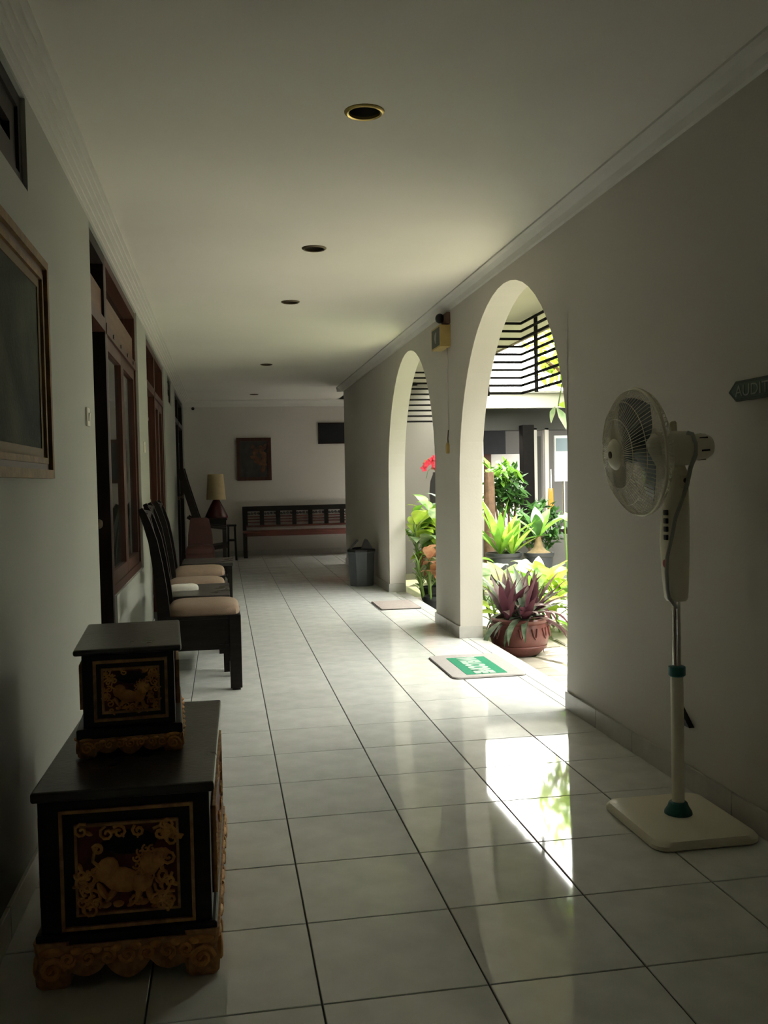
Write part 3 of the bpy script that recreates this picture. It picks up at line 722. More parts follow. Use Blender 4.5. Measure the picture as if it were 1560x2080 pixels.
# ------------------------------------------------------------------ left wall: painting and switches
t = thing('framed_painting', 'large dark landscape painting in a gilded frame on the left-side wall', 'painting', (XL, 2.735, 1.60))
t['label'] = 'large dark landscape painting in a gilded wooden frame above the chests'
def rot_frame(w, h, tt, x0, x1):
    m = MB(); m.box(x0, x1, -w/2, w/2, h/2-tt, h/2); m.box(x0, x1, -w/2, w/2, -h/2, -h/2+tt); m.box(x0, x1, -w/2, -w/2+tt, -h/2+tt, h/2-tt); m.box(x0, x1, w/2-tt, w/2, -h/2+tt, h/2-tt); return m
PW, PH = 1.15, 0.727
rot_frame(PW, PH, .028, 0, .036).build('frame', M['gold_frame'], t)
rot_frame(PW-.056, PH-.056, .020, 0, .022).build('frame_groove', M['wood_brown'], t)
rot_frame(PW-.096, PH-.096, .020, 0, .026).build('frame_lip', M['gold_frame'], t)
rot_frame(PW-.136, PH-.136, .030, 0, .016).build('frame_liner', M['frame_liner'], t)
MB().box(.002, .012, -(PW-.19)/2, (PW-.19)/2, -(PH-.19)/2, (PH-.19)/2).build('canvas', M['painting'], t)
for (y, z, lab) in ((4.375, 1.52, 'pale light switch between the gilded painting and the first door'), (7.445, 1.50, 'pale light switch on the pier between the two door units')):
    t = thing('light_switch', lab, 'switch', (XL, y, z), 0, 'light switches on the corridor wall')
    MB().box(0, .010, -.042, .042, -.042, .042, .003).build('plate', M['switch'], t)
    MB().bar([(.010, 0, -.018), (.014, 0, .018)], .03, .006, (0, 1, 0)).build('rocker', M['switch'], t)
# ------------------------------------------------------------------ pedestal fan, facing -x
t = thing('pedestal_fan', 'cream pedestal fan with a square base and teal collars', 'fan', (1.516, 2.935, 0))
wp = M['white_plastic']
def rrect(hx, hy, r, z, n=6):
    p = []
    for cx, cy, a0 in ((hx-r, hy-r, 0), (-hx+r, hy-r, 90), (-hx+r, -hy+r, 180), (hx-r, -hy+r, 270)):
        for i in range(n+1):
            a = math.radians(a0+90*i/n); p.append((cx+r*math.cos(a), cy+r*math.sin(a), z))
    return p
MB().loft([rrect(.180, .215, .05, 0), rrect(.186, .221, .05, .006), rrect(.186, .221, .05, .018), rrect(.176, .211, .045, .030), rrect(.150, .185, .04, .034), rrect(.10, .10, .04, .040)]).build('base', wp, t, True)
MB().lathe([(.048, .036), (.046, .048), (.036, .064), (.031, .078), (.026, .082)], n=24).build('base_collar', M['teal'], t, True)
MB().lathe([(.0215, .07), (.0215, .52)], n=20).build('lower_pole', wp, t, True)
m = MB(); m.lathe([(.024, .515), (.029, .52), (.029, .548), (.022, .552)], n=20); m.build('height_collar', M['teal'], t, True)
MB().lathe([(.014, .54), (.014, .80)], n=16).build('upper_pole', M['chrome'], t, True)
# control housing: rounded, tapering column
rings = []
for z, a, b, xo in ((.775, .030, .030, .0), (.785, .036, .036, 0), (.86, .042, .040, -.002), (.98, .046, .042, -.004), (1.08, .044, .038, 0), (1.16, .034, .032, .008), (1.22, .026, .026, .012), (1.235, .02, .02, .012)):
    rings.append([(xo+a*math.copysign(abs(math.cos(q))**.7, math.cos(q)), b*math.copysign(abs(math.sin(q))**.7, math.sin(q)), z) for q in [2*math.pi*i/24 for i in range(24)]])
h = MB().loft(rings).build('control_housing', wp, t, True)
for i in range(4): MB().box(-.051, -.040, -.030, -.012, .985+.028*i, 1.003+.028*i, .002).build('push_button', M['black'], h)
m = MB(); m.lathe([(0, -.050), (.014, -.049), (.014, -.042)], (0, -.016, .905), 16, 'X'); m.build('sticker', M['red_sticker'], h)
m = MB(); m.box(.004, .03, -.040, .040, 1.16, 1.205, .004); m.build('tilt_bracket', wp, t)
for sy in (-1, 1): MB().lathe([(0, .0), (.009, .0), (.009, .008), (0, .009)] if sy > 0 else [(0, -.009), (.009, -.008), (.009, 0), (0, 0)], (.018, sy*.040, 1.185), 10, 'Y').build('bracket_screw', M['bronze'], t, True)
HP = (0, 0, 1.292); HR = (0, math.radians(-4), 0)
mo = MB().lathe([(0, -.085), (.045, -.083), (.060, -.07), (.062, -.01), (.058, .045), (.050, .06), (.046, .065), (.044, .11), (.034, .128), (0, .13)], n=28, axis='X').build('motor_housing', wp, t, True, HP, HR)
for i in range(6):
    a = i*math.pi/3+.3
    MB().box(.075, .105, .0435*math.cos(a)-.003, .0435*math.cos(a)+.003, .0435*math.sin(a)-.003, .0435*math.sin(a)+.003).build('vent', M['black'], mo)
MB().lathe([(.006, .06), (.012, .062), (.012, .09), (.008, .095)], (0, 0, 0), 12).build('oscillation_knob', wp, mo, True)
RX, RR = -.135, .212
m = MB(); m.tube([(RX, RR*math.cos(2*math.pi*i/60), RR*math.sin(2*math.pi*i/60)) for i in range(61)], .0065, 8, False); m.build('guard_rim', wp, t, True, HP, HR)
def guard(front):
    m = MB(); n = 84
    for i in range(n):
        a = 2*math.pi*i/n; c, s = math.cos(a), math.sin(a)
        P = [(RX, RR), (RX-.022, RR-.004), (RX-.050, RR*.82), (RX-.072, RR*.55), (RX-.082, .05)] if front else [(RX, RR), (RX+.022, RR-.006), (RX+.045, RR*.80), (RX+.058, RR*.5), (RX+.06, .055)]
        m.tube([(x, r*c, r*s) for x, r in P], .0011, 4, False)
    for x, r in (((RX-.050, RR*.82), (RX-.072, RR*.55)) if front else ((RX+.022, RR-.006), (RX+.045, RR*.80))):
        m.tube([(x, r*math.cos(2*math.pi*i/48), r*math.sin(2*math.pi*i/48)) for i in range(49)], .0014, 4, False)
    return m
o = guard(True).build('front_guard', wp, t, False, HP, HR)
MB().lathe([(0, RX-.098), (.03, RX-.096), (.048, RX-.088), (.056, RX-.078), (.056, RX-.074), (0, RX-.072)], n=28, axis='X').build('guard_badge', wp, o, True)
MB().lathe([(0, RX-.1005), (.012, RX-.1), (.012, RX-.095)], n=16, axis='X').build('badge_centre', M['bronze'], o, True)
o = guard(False).build('rear_guard', wp, t, False, HP, HR)
MB().lathe([(.056, RX+.055), (.062, RX+.058), (.062, RX+.066), (.05, RX+.068)], n=24, axis='X').build('rear_guard_ring', wp, o, True)
hub = MB().lathe([(0, RX-.045), (.026, RX-.042), (.034, RX-.03), (.036, RX+.02), (0, RX+.022)], n=20, axis='X').build('blade_hub', M['fan_blade'], t, True, HP, HR)
for k in range(3):
    a0 = math.radians(100 + 120*k); rings = []
    for i in range(9):
        u = i/8; r = .03+.155*u; ha = math.radians(34+14*math.sin(math.pi*min(1, u*1.1)))*(1-.25*u**3); tw = .026*(1-.4*u)
        rings.append([(RX-.012+tw*v + th, r*math.cos(a0+ha*v), r*math.sin(a0+ha*v)) for v, th in ((-1, 0), (-.5, -.004), (0, -.006), (.5, -.004), (1, 0), (1, .002), (.5, -.002), (0, -.004), (-.5, -.002), (-1, .002))])
    MB().loft(rings).build('fan_blade', M['fan_blade'], hub, True)
m = MB(); m.tube([(.018, -.05, 1.345), (.035, -.055, 1.34), (.046, -.056, 1.31), (.046, -.056, 1.27), (.028, -.056, 1.23), (.015, -.054, 1.17), (-.002, -.052, 1.12), (-.026, -.050, 1.06), (-.040, -.048, .99), (-.054, -.044, .93), (-.055, -.040, .88), (-.050, -.036, .82), (-.042, -.030, .79), (-.018, -.022, .765), (-.008, -.016, .755)], [.0075]*6+[.0065]*9, 8); m.build('cord', M['grey_cord'], t, True)
t = thing('wall_plug', 'small dark wedge-shaped plug on the wall behind the fan', 'plug', (XR, 3.27, 0.245))
m = MB(); m.prism([(-.045, 0), (.045, 0), (.045, .06), (.035, .062)], -.022, 0, 'X'); m.build('plug_body', M['black'], t)

# ------------------------------------------------------------------ wall sign
def text_mesh(body, size, depth, spacing=1.0, bold=0.0):
    c = bpy.data.curves.new('lettering', 'FONT'); c.body = body; c.size = size; c.extrude = depth; c.space_character = spacing; c.align_x = 'LEFT'; c.offset = bold
    o = bpy.data.objects.new('lettering', c); col.objects.link(o)
    bpy.context.view_layer.update()
    dg = bpy.context.evaluated_depsgraph_get(); me = bpy.data.meshes.new_from_object(o.evaluated_get(dg))
    bpy.data.objects.remove(o); bpy.data.curves.remove(c); me.name = 'lettering'
    return me
t = thing('wall_sign', 'dark green arrow-shaped direction sign with pale lettering beside the fan', 'sign', (XR, 2.70, 1.483))
hx, hz = .205, .034
poly = [(-hx, hz), (-hx, -hz), (hx, -hz), (hx+.045, 0), (hx, hz)]
MB().prism(poly, -.010, 0, 'X').build('board', M['sign'], t)
MB().prism([(-hx+.006, hz-.009), (-hx+.006, -hz+.009), (hx-.003, -hz+.009), (hx+.026, 0), (hx-.003, hz-.009)], -.0115, -.0095, 'X').build('face', M['sign_in'], t)
me = text_mesh('AUDITORIUM', .058, .0008, 1.0); me.materials.append(M['sign_text'])
o = link('lettering', me, t)
wd_ = max(v.co.x for v in me.vertices); sc = .40/wd_
o.matrix_local = Matrix(((0, 0, -1, -.0122), (-1, 0, 0, .205), (0, 1, 0, -.019), (0, 0, 0, 1))) @ Matrix.Diagonal((sc, .95, 1, 1))

# ------------------------------------------------------------------ box, sensor, conduit on the pier
t = thing('wall_box', 'yellowed wooden box with a dark front, high on the pier between the arches', 'box', (XR, 6.88, 2.21))
MB().box(-.078, 0, 0, .29, 0, .165, .003).build('case', M['box_yellow'], t)
o = rect_frame(MB(), .29, .165, .012, -.006, .001).build('front_frame', M['box_yellow'], t, loc=(-.078, .145, .0825), rot=(0, 0, -math.pi/2))
MB().box(-.082, -.077, .012, .278, .012, .153).build('front_panel', M['grille'], t)
MB().lathe([(0, -.084), (.045, -.083), (.05, -.079)], (0, .145, .0825), 20, 'X').build('disc', M['cup'], t, True)
t = thing('motion_sensor', 'small black sensor tucked under the ceiling above the yellow box', 'sensor', (XR, 7.00, 2.44))
MB().box(-.03, 0, -.12, .05, -.055, .03, .004).build('bracket', M['bark'], t)
MB().ell((-.055, 0, 0), (.035, .04, .038), 14, 10).build('head', M['black'], t, True)
t = thing('conduit', 'thin pale conduit running down the pier from the yellow box', 'conduit', (XR, 6.985, 1.58))
MB().box(-.012, 0, -.011, .011, 0, .63, .002).build('cover', M['wall'], t)
MB().tube([(-.006, 0, 0), (-.010, .006, -.06), (-.008, .01, -.10)], .0045, 6).build('cable', M['bronze'], t, True)
MB().loft([rrect(.010, .014, .005, -.18), rrect(.013, .018, .006, -.165), rrect(.013, .018, .006, -.115), rrect(.006, .008, .003, -.095)]).build('plug', M['box_yellow'], t, True, loc=(-.012, .012, 0))

# ------------------------------------------------------------------ door mats
t = thing('door_mat', 'pale grey door mat with a green panel and lettering, at the nearer arch', 'mat', (1.562, 5.715, 0))
MB().loft([rrect(.232, .355, .045, 0.0005), rrect(.234, .357, .045, .004)]).build('backing', M['mat_edge'], t)
MB().loft([rrect(.232, .355, .045, .0035), rrect(.228, .351, .045, .012)]).build('pile', M['mat_grey'], t)
MB().loft([rrect(.130, .266, .008, .010), rrect(.129, .265, .008, .0135)]).build('green_panel', M['mat_green'], t, loc=(-.003, -.025, 0))
me = text_mesh('WELCOME', .155, .0008, 1.0, .011); me.materials.append(M['mat_letter'])
for v in me.vertices: pass
o = link('lettering', me, t); wd_ = max(v.co.x for v in me.vertices)
o.matrix_local = Matrix(((0, 1, 0, -.06), (-1, 0, 0, .228), (0, 0, 1, .0138), (0, 0, 0, 1))) @ Matrix.Diagonal((.51/wd_, 1, 1, 1))
t = thing('door_mat', 'plain faded pinkish door mat with a dark edge, at the farther arch', 'mat', (1.60, 8.69, 0))
MB().loft([rrect(.19, .29, .02, 0.0005), rrect(.194, .294, .02, .008)]).build('backing', M['mat_edge'], t)
MB().loft([rrect(.186, .286, .02, .006), rrect(.183, .283, .02, .013)]).build('pile', M['mat_pink'], t)

# ------------------------------------------------------------------ garden court: ground and flagstones
ground = struct(MB().box(XO, 14, -3, 24, G-.25, G-.012).box(XO-.02, XO, 4.5, 9.8, G-.25, -.20).build('ground', M['ground']))
struct(MB().box(4.4, 14, -3, 16.6, G-.02, G-.004).build('courtyard_paving', M['paving']))
rnd = random.Random(11)
nx, ny = 7, 19
P = {}
for i in range(nx+1):
    for j in range(ny+1):
        P[i, j] = (2.0+i*.345+rnd.uniform(-.07, .07)*(0 < i), 3.9+j*.345+rnd.uniform(-.07, .07))
for i in range(nx):
    for j in range(ny):
        q = [Vector((*P[k], 0)) for k in ((i, j), (i+1, j), (i+1, j+1), (i, j+1))]; c = sum(q, Vector())/4
        hh = rnd.uniform(-.006, .006); a = rnd.uniform(.86, .93)
        MB().loft([[tuple(p_*a + Vector((0, 0, -.03))) for p_ in [v-c for v in q]], [tuple(p_*a) for p_ in [v-c for v in q]], [tuple(p_*(a-.05) + Vector((0, 0, .008))) for p_ in [v-c for v in q]]]).build('stone', M['stone'], ground, loc=(c.x, c.y, G-.010+hh))

# ------------------------------------------------------------------ leaves
def leaf_mesh(L, W, bend, fold, m, peak=.4, n=8, stalk=0.0, tip=1.3):
    """blade along +x, curling down by «bend» radians, folded along the midrib"""
    b = MB(); rows = []; x = z = 0.0; ds = L/n
    for i in range(n+1):
        u = i/n; ang = -bend*(u**1.3)
        w = W/2*((u/peak)**.75 if u < peak else max(0, 1-((u-peak)/(1-peak))**tip)**.8) if 0 < u < 1 else (W*.06 if u == 0 else W*.01)
        nz = math.cos(ang); nxn = -math.sin(ang)
        rows.append([(x+nxn*fold*w, w, z+nz*fold*w), (x, 0, z), (x+nxn*fold*w, -w, z+nz*fold*w)])
        x += ds*math.cos(ang); z += ds*math.sin(ang)
    b.loft(rows, close=False, caps=False)
    me = bpy.data.meshes.new('leaf'); b.b.to_mesh(me); b.b.free(); me.materials.append(m); me.shade_smooth()
    # wind the faces so their normals point up
    if sum(p_.normal.z for p_ in me.polygons) < 0: me.flip_normals()
    return me
def put_leaf(me, parent, base, az, el, s=1.0, roll=0.0, name='leaf'):
    L = max(v.co.x for v in me.vertices)*s
    wx_, wy_ = parent.location.x+base[0]+L*math.cos(el)*math.cos(az), parent.location.y+base[1]+L*math.cos(el)*math.sin(az)
    if wx_ < XO+(.11 if wy_ > 7.0 else .05) and (wy_ > 7.0 or not 4.7 < wy_ < 6.6): return None      # would grow into the wall
    o = link(name, me, parent)
    o.matrix_local = Matrix.Translation(base) @ Matrix.Rotation(az, 4, 'Z') @ Matrix.Rotation(-el, 4, 'Y') @ Matrix.Rotation(roll, 4, 'X') @ Matrix.Diagonal((s, s, s, 1))
    return o
def stalk(parent, pts, r, m=None, name='stem'):
    return MB().tube(pts, r, 6).build(name, m or M['stem'], parent, True)
def dirv(az, el): return Vector((math.cos(el)*math.cos(az), math.cos(el)*math.sin(az), math.sin(el)))
def pot(parent, r, h, m, lip=.02, wall=.012):
    MB().lathe([(0, 0), (r*.72, 0), (r*.76, .01), (r*.95, h-.05), (r, h-.045), (r+lip*.4, h-.03), (r+lip*.4, h), (r-wall, h), (r-wall, h-.03), (0, h-.035)], n=32).build('pot', m, parent, True)
    MB().lathe([(0, h-.045), (r-wall-.002, h-.036), (r-wall-.002, h-.028), (0, h-.022)], n=20).build('soil', M['soil'], parent, True)

# purple and green rosettes in the clay pot by the nearer arch
PX, PY = 2.215, 6.80
t = thing('potted_plant', 'purple-green rosette plant in a round red-brown clay pot at the nearer arch', 'plant', (PX, PY, G))
prof = [(0, 0), (.135, 0), (.150, .006), (.205, .055), (.212, .075), (.206, .082), (.214, .090), (.226, .14), (.224, .19), (.212, .235), (.205, .245), (.216, .255), (.222, .275), (.212, .285), (.196, .285), (.190, .25), (0, .245)]
pt = MB().lathe(prof, n=40).build('pot', M['terracotta'], t, True)
for k in range(14):
    a = 2*math.pi*k/14; m = MB()
    m.tube([(.224*math.cos(a-.10), .224*math.sin(a-.10), .22), (.232*math.cos(a-.05), .232*math.sin(a-.05), .165), (.233*math.cos(a), .233*math.sin(a), .145), (.232*math.cos(a+.05), .232*math.sin(a+.05), .165), (.224*math.cos(a+.10), .224*math.sin(a+.10), .22)], .007, 6); m.build('swag', M['terracotta'], pt, True)
MB().lathe([(0, .245), (.19, .25), (.19, .256), (0, .27)], n=20).build('soil', M['soil'], t)
rnd = random.Random(21)
LM = [leaf_mesh(.40, .064, .30, .25, M['rhoeo_dark']), leaf_mesh(.43, .066, .70, .22, M['rhoeo_dark']), leaf_mesh(.40, .066, 1.45, .2, M['rhoeo']), leaf_mesh(.36, .062, .12, .3, M['rhoeo_dark'])]
LM2 = leaf_mesh(.42, .064, .6, .22, M['rhoeo'])
for cx, cy, zz, n in ((-.10, .02, .26, 26), (.10, -.03, .27, 28), (0, .10, .26, 20), (.0, -.12, .24, 22), (-.13, -.10, .25, 16)):
    st = stalk(t, [(cx, cy, .24), (cx, cy, zz+.05)], .016)
    for k in range(n):
        az = 2.4*k + rnd.uniform(-.2, .2); el = math.radians(rnd.uniform(18, 80) if k % 4 else rnd.uniform(-15, 20))
        me = LM[3] if el > 1.1 else (LM[0] if el > .7 else (LM[1] if el > .36 else LM[2]))
        if k % 6 == 1: me = LM2
        put_leaf(me, t, (cx, cy, zz+.05*k/n), az, el, rnd.uniform(.85, 1.1), rnd.uniform(-.3, .3))

def rosette(t, base, n, els, meshes, rnd, scale=(.85, 1.1), z_up=0.0, az_off=0.0):
    for k in range(n):
        u = k/max(1, n-1)
        put_leaf(rnd.choice(meshes), t, (base[0], base[1], base[2]+z_up*u), 2.4*k+az_off+rnd.uniform(-.2, .2), math.radians(els[0]+(els[1]-els[0])*u+rnd.uniform(-6, 6)), rnd.uniform(*scale), rnd.uniform(-.25, .25))
def cane_plant(t, base, stems, rnd, meshes, h, n, spread=.10, lean=.10, els=(10, 38)):
    """broad leaves on arching stalks around a few upright canes"""
    for s in range(stems):
        a = 2*math.pi*s/stems+rnd.uniform(-.4, .4); bx, by = base[0]+spread*.4*math.cos(a), base[1]+spread*.4*math.sin(a)
        tx, ty = bx+lean*math.cos(a), by+lean*math.sin(a); hh = h*rnd.uniform(.75, 1.0)
        stalk(t, [(bx, by, base[2]), ((bx+tx)/2, (by+ty)/2, base[2]+hh*.5), (tx, ty, base[2]+hh)], .011)
        for k in range(n):
            u = .25+.75*k/max(1, n-1); p_ = Vector((bx+(tx-bx)*u, by+(ty-by)*u, base[2]+hh*u)); az = 2.4*k+a+rnd.uniform(-.3, .3)
            e = math.radians(rnd.uniform(*els)+28*u); q = p_ + dirv(az, e)*.10
            stalk(t, [p_, p_*.5+q*.5+Vector((0, 0, .008)), q], .0045)
            put_leaf(rnd.choice(meshes), t, q, az, e-.25, rnd.uniform(.8, 1.15), rnd.uniform(-.3, .3))

# bright broad-leaved clump behind the clay pot
rnd = random.Random(5)
LY = [leaf_mesh(.34, .18, 1.3, .10, M['leaf_yellow']), leaf_mesh(.32, .15, .6, .12, M['leaf_yellow']), leaf_mesh(.32, .17, 1.2, .10, M['leaf_pale']), leaf_mesh(.30, .14, .8, .12, M['leaf_green']), leaf_mesh(.36, .16, .5, .12, M['leaf_pale'])]
for x, y, hgt, lab in ((2.42, 7.62, .44, 'bright yellow-green broad-leaved plant just behind the clay pot, on its pillar side'), (2.98, 7.75, .40, 'bright yellow-green broad-leaved plant behind the clay pot, on its open side')):
    t = thing('broadleaf_plant', lab, 'plant', (x, y, G), 0, 'yellow-green plants behind the clay pot')
    cane_plant(t, (0, 0, 0), 7, rnd, LY, hgt, 9, .40, .14, (12, 50))
    if x > 2.7:
        stalk(t, [(0, 0, .1), (-.02, -.03, .6), (-.05, -.06, 1.02)], .007)
        put_leaf(LY[3], t, (-.05, -.06, 1.02), -1.9, .1, .9, .3); put_leaf(LY[0], t, (-.05, -.06, 1.0), .6, .2, .8, .3)
# strap-leaved plant in a dark pot
t = thing('potted_plant', 'tall strap-leaved bright green plant in a dark pot beside the pillar', 'plant', (3.09, 10.0, G))
pot(t, .20, .51, M['pot_dark'])
LS = [leaf_mesh(.74, .115, .25, .35, M['leaf_green'], .45), leaf_mesh(.70, .12, .45, .3, M['leaf_yellow'], .45), leaf_mesh(.62, .11, .15, .35, M['leaf_green'], .45), leaf_mesh(.60, .11, .7, .3, M['leaf_green'], .5)]
rosette(t, (-.04, 0, .48), 16, (38, 86), LS, rnd, (.8, 1.12))
rosette(t, (.08, -.05, .48), 9, (35, 80), LS, rnd, (.6, .85))
# bulbous plant with few broad leaves
t = thing('potted_plant', 'bulb-stemmed plant with broad blue-green leaves in a wide dark pot', 'plant', (3.50, 10.0, G))
pot(t, .165, .50, M['pot_dark'])
MB().lathe([(.16, .465), (.15, .49), (.09, .52), (.055, .56), (.035, .63), (.025, .68), (0, .69)], n=18).build('bulb', M['straw'], t, True)
LB = [leaf_mesh(.42, .15, .5, .3, M['leaf_pale'], .5), leaf_mesh(.44, .14, .4, .3, M['leaf_dark'], .5), leaf_mesh(.46, .14, .6, .3, M['leaf_green'], .5)]
for az, el, k, s in ((2.9, 48, 0, 1.0), (1.4, 68, 0, 1.0), (.2, 42, 1, 1.05), (-.9, 45, 2, 1.0), (-2.0, 55, 1, .9), (2.2, 60, 1, .9), (.8, 58, 2, 1.0)):
    put_leaf(LB[k], t, (0, 0, .66), az, math.radians(el), s)
# hanging creeper close to the nearer arch
t = thing('hanging_creeper', 'hanging creeper with bright heart-shaped leaves in the nearer arch opening', 'plant', (2.16, 5.75, 1.62))
stalk(t, [(-.22, 0, 1.40), (-.02, 0, 1.37), (.06, 0, 1.25), (.07, .02, .9), (.05, -.01, .5), (.03, 0, .2), (.0, 0, .04)], .004)
LH = leaf_mesh(.115, .085, .5, .2, M['leaf_yellow'], .35); LH2 = leaf_mesh(.14, .07, .3, .25, M['leaf_pale'], .35)
put_leaf(LH, t, (0, 0, .05), -.3, math.radians(-5), 1.0, -.5); put_leaf(LH2, t, (-.01, 0, .03), -.15, math.radians(-62), 1.1, .9)
put_leaf(LH2, t, (-.02, 0, .04), 2.6, math.radians(-70), .8, .5)
put_leaf(LH, t, (.03, 0, .22), .3, math.radians(-40), .9, .4); put_leaf(LH, t, (.05, 0, .5), -.2, math.radians(-30), .9, .4); put_leaf(LH, t, (.07, .02, .8), .5, math.radians(-30), .9, .4)
# plants of the farther arch
rnd = random.Random(9)
t = thing('potted_plant', 'tall yellow-green leafy plant in a dark pot at the farther arch', 'plant', (2.22, 9.80, G))
pot(t, .14, .185, M['pot_dark'])
LA = [leaf_mesh(.38, .19, 1.7, .12, M['leaf_yellow']), leaf_mesh(.34, .16, 1.5, .15, M['leaf_green']), leaf_mesh(.36, .18, 1.7, .12, M['leaf_pale']), leaf_mesh(.34, .17, 1.4, .15, M['leaf_yellow'])]
cane_plant(t, (0, 0, .15), 8, rnd, LA, .80, 12, .34, .08, (38, 62))
t = thing('potted_plant', 'pinkish mottled low plant in front of the tall yellow-green one', 'plant', (2.13, 9.36, G))
pot(t, .12, .14, M['pot_dark'])
LR = [leaf_mesh(.24, .13, 1.4, .12, M['leaf_red']), leaf_mesh(.24, .12, 1.4, .12, M['leaf_pale']), leaf_mesh(.18, .05, .7, .2, M['leaf_brown'])]
cane_plant(t, (0, 0, .12), 9, rnd, LR, .40, 11, .30, .06, (25, 60))
t = thing('potted_plant', 'bushy mid-green plant with wispy yellow shoots beside the pier', 'plant', (2.44, 9.95, G))
pot(t, .15, .20, M['pot_dark'])
LG = [leaf_mesh(.28, .15, 1.4, .15, M['leaf_green']), leaf_mesh(.26, .13, 1.3, .15, M['leaf_dark']), leaf_mesh(.26, .13, 1.4, .15, M['leaf_yellow'])]
cane_plant(t, (0, 0, .17), 8, rnd, LG, .76, 11, .36, .08, (30, 60))
for k in range(12):
    a = rnd.uniform(0, 6.28); stalk(t, [(0, 0, .6), (.08*math.cos(a), .08*math.sin(a), .85), (.2*math.cos(a), .2*math.sin(a), .88+rnd.uniform(-.1, .06))], .004, M['straw'], 'shoot')
# orchid in a tall black vase
t = thing('orchid_vase', 'red orchid spray in a tall black vase by the beige garden wall', 'flowers', (2.80, 11.9, G))
MB().lathe([(0, 0), (.12, 0), (.13, .02), (.13, .75), (.09, .80), (.085, .86), (.11, .95), (.125, 1.15), (.11, 1.32), (.075, 1.41), (.07, 1.44), (.06, 1.44), (.06, 1.40), (0, 1.39)], n=28).build('vase', M['black'], t, True)
stalk(t, [(0, 0, 1.4), (-.03, 0, 1.52), (-.07, 0, 1.60), (-.14, 0, 1.62), (-.20, 0, 1.56)], .004)
stalk(t, [(0, 0, 1.4), (-.08, 0, 1.50), (-.14, 0, 1.46), (-.165, 0, 1.36)], .004, M['leaf_dark'], 'leaf')
rnd = random.Random(2)
PM = leaf_mesh(.045, .035, .4, .1, M['orchid'], .55, 4)
for k in range(16):
    c = Vector((rnd.uniform(-.20, .05), rnd.uniform(-.06, .06), rnd.uniform(1.49, 1.66)))
    m = MB()
    for q in range(5):
        a = 2*math.pi*q/5+k
        R = Matrix.Rotation(rnd.uniform(-.5, .5), 3, 'Z')
        m.loft([[c + R @ Vector((r*math.cos(a)-w*math.sin(a), d, r*math.sin(a)+w*math.cos(a))) for w in (-ww, 0, ww)] for r, ww, d in ((.004, .004, 0), (.022, .018, -.006), (.038, .016, -.008), (.05, .002, -.004))], close=False, caps=False)
    m.ell(c+Vector((0, -.008, 0)), (.008, .008, .008), 6, 4)
    m.build('flower', M['orchid'], t, True)

# ------------------------------------------------------------------ soffit, slatted screens
struct(MB().box(XO, 3.02, -2, 13.13, 2.60, 2.70).build('ceiling_soffit', M['soffit']))
struct(MB().box(3.02, 3.05, -2, 13.13, 2.585, 2.80).build('trim_eave', M['fascia_brown']))
struct(MB().box(-3, 3.05, -2, 13.13, 3.18, 3.3).box(-3, 1.95, 13.13, 15.8, 3.18, 3.3).build('roof_slab', M['roof']))
struct(MB().box(5.0, 5.15, .9, 11.95, G-.05, 3.3).build('wall_sky_block_east', M['sky_block']))  # unseen wall, added to cut the low sky light from the east
struct(MB().box(XO, 5.0, .9, 1.05, G-.05, 3.3).build('wall_sky_block_south', M['sky_block']))  # also added out of view, keeps low southern sky light off the jambs
t = thing('slat_screen', 'black horizontal slat screen turning a corner under the eave, seen in the nearer arch', 'screen', (2.664, 8.0, 1.946))
for i in range(10):
    z = i*.0690
    MB().box(-.345, .006, -.006, .006, z, z+.0215).build('slat', M['slat'], t)
    MB().box(-.006, .006, -1.6, -.006, z, z+.0215).build('slat', M['slat'], t)
for y in (-.345, -1.56): MB().box(.006, .030, y-.016, y+.016, -.01, .648).build('post', M['slat'], t)
MB().box(-.32, -.296, .006, .03, -.01, .648).build('post', M['slat'], t)
t = thing('slat_screen', 'black horizontal slat screen in front of the beige wall, seen in the farther arch', 'screen', (2.45, 11.4, 1.916))
for i in range(10):
    z = i*.068; MB().box(-.50, .42, -.006, .006, z, z+.021).build('slat', M['slat'], t)
for x in (-.48, .40): MB().box(x-.015, x+.015, .006, .03, -.01, 0.684).build('post', M['slat'], t)

# ------------------------------------------------------------------ building across the court
KB = 0.706                                                       # laid out at 17 m, then brought to its true distance and size
t = thing('garden_building', 'low white building with dark open rooms across the garden court', 'building', (3.4, 12.0, G))
def GB(m, n, mt, par=t):
    for v in m.b.verts:
        z = v.co.z if v.co.z < 0 else 1.2097+KB*(v.co.z-1.2097)
        v.co = Vector((v.co.x*KB-3.4, v.co.y*KB-12.0, z-G))
    return m.build(n, mt, par)
GB(MB().box(4.80, 12, 16.9, 17.05, 2.51, 2.79), 'fascia', M['ext_white'])
GB(MB().box(4.80, 12, 17.40, 17.55, 2.12, 2.75), 'lintel', M['ext_grey'])
GB(MB().box(4.80, 12, 17.05, 17.4, 2.70, 2.75), 'eave', M['ext_grey'])
GB(MB().box(4.80, 12, 16.85, 21.6, 2.79, 2.83), 'roof', M['paving'])
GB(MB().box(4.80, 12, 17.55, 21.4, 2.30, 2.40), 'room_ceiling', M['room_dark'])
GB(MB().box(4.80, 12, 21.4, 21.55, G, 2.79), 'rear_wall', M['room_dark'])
GB(MB().box(4.80, 4.90, 17.05, 21.4, G, 2.79), 'side_wall', M['ext_white'])
GB(MB().box(11.9, 12, 16.9, 21.4, G, 2.79), 'side_wall', M['ext_white'])
GB(MB().box(4.80, 12, 17.02, 21.5, G, 0.063), 'plinth', M['plinth'])
GB(MB().box(4.95, 5.95, 19.0, 19.1, 1.70, 2.30), 'room_void_sheet', M['panel_dark'])  # dark sheet standing in for the shade inside the open room
GB(MB().box(4.95, 6.6, 19.3, 19.4, .063, 1.70), 'partition', M['ext_white'])
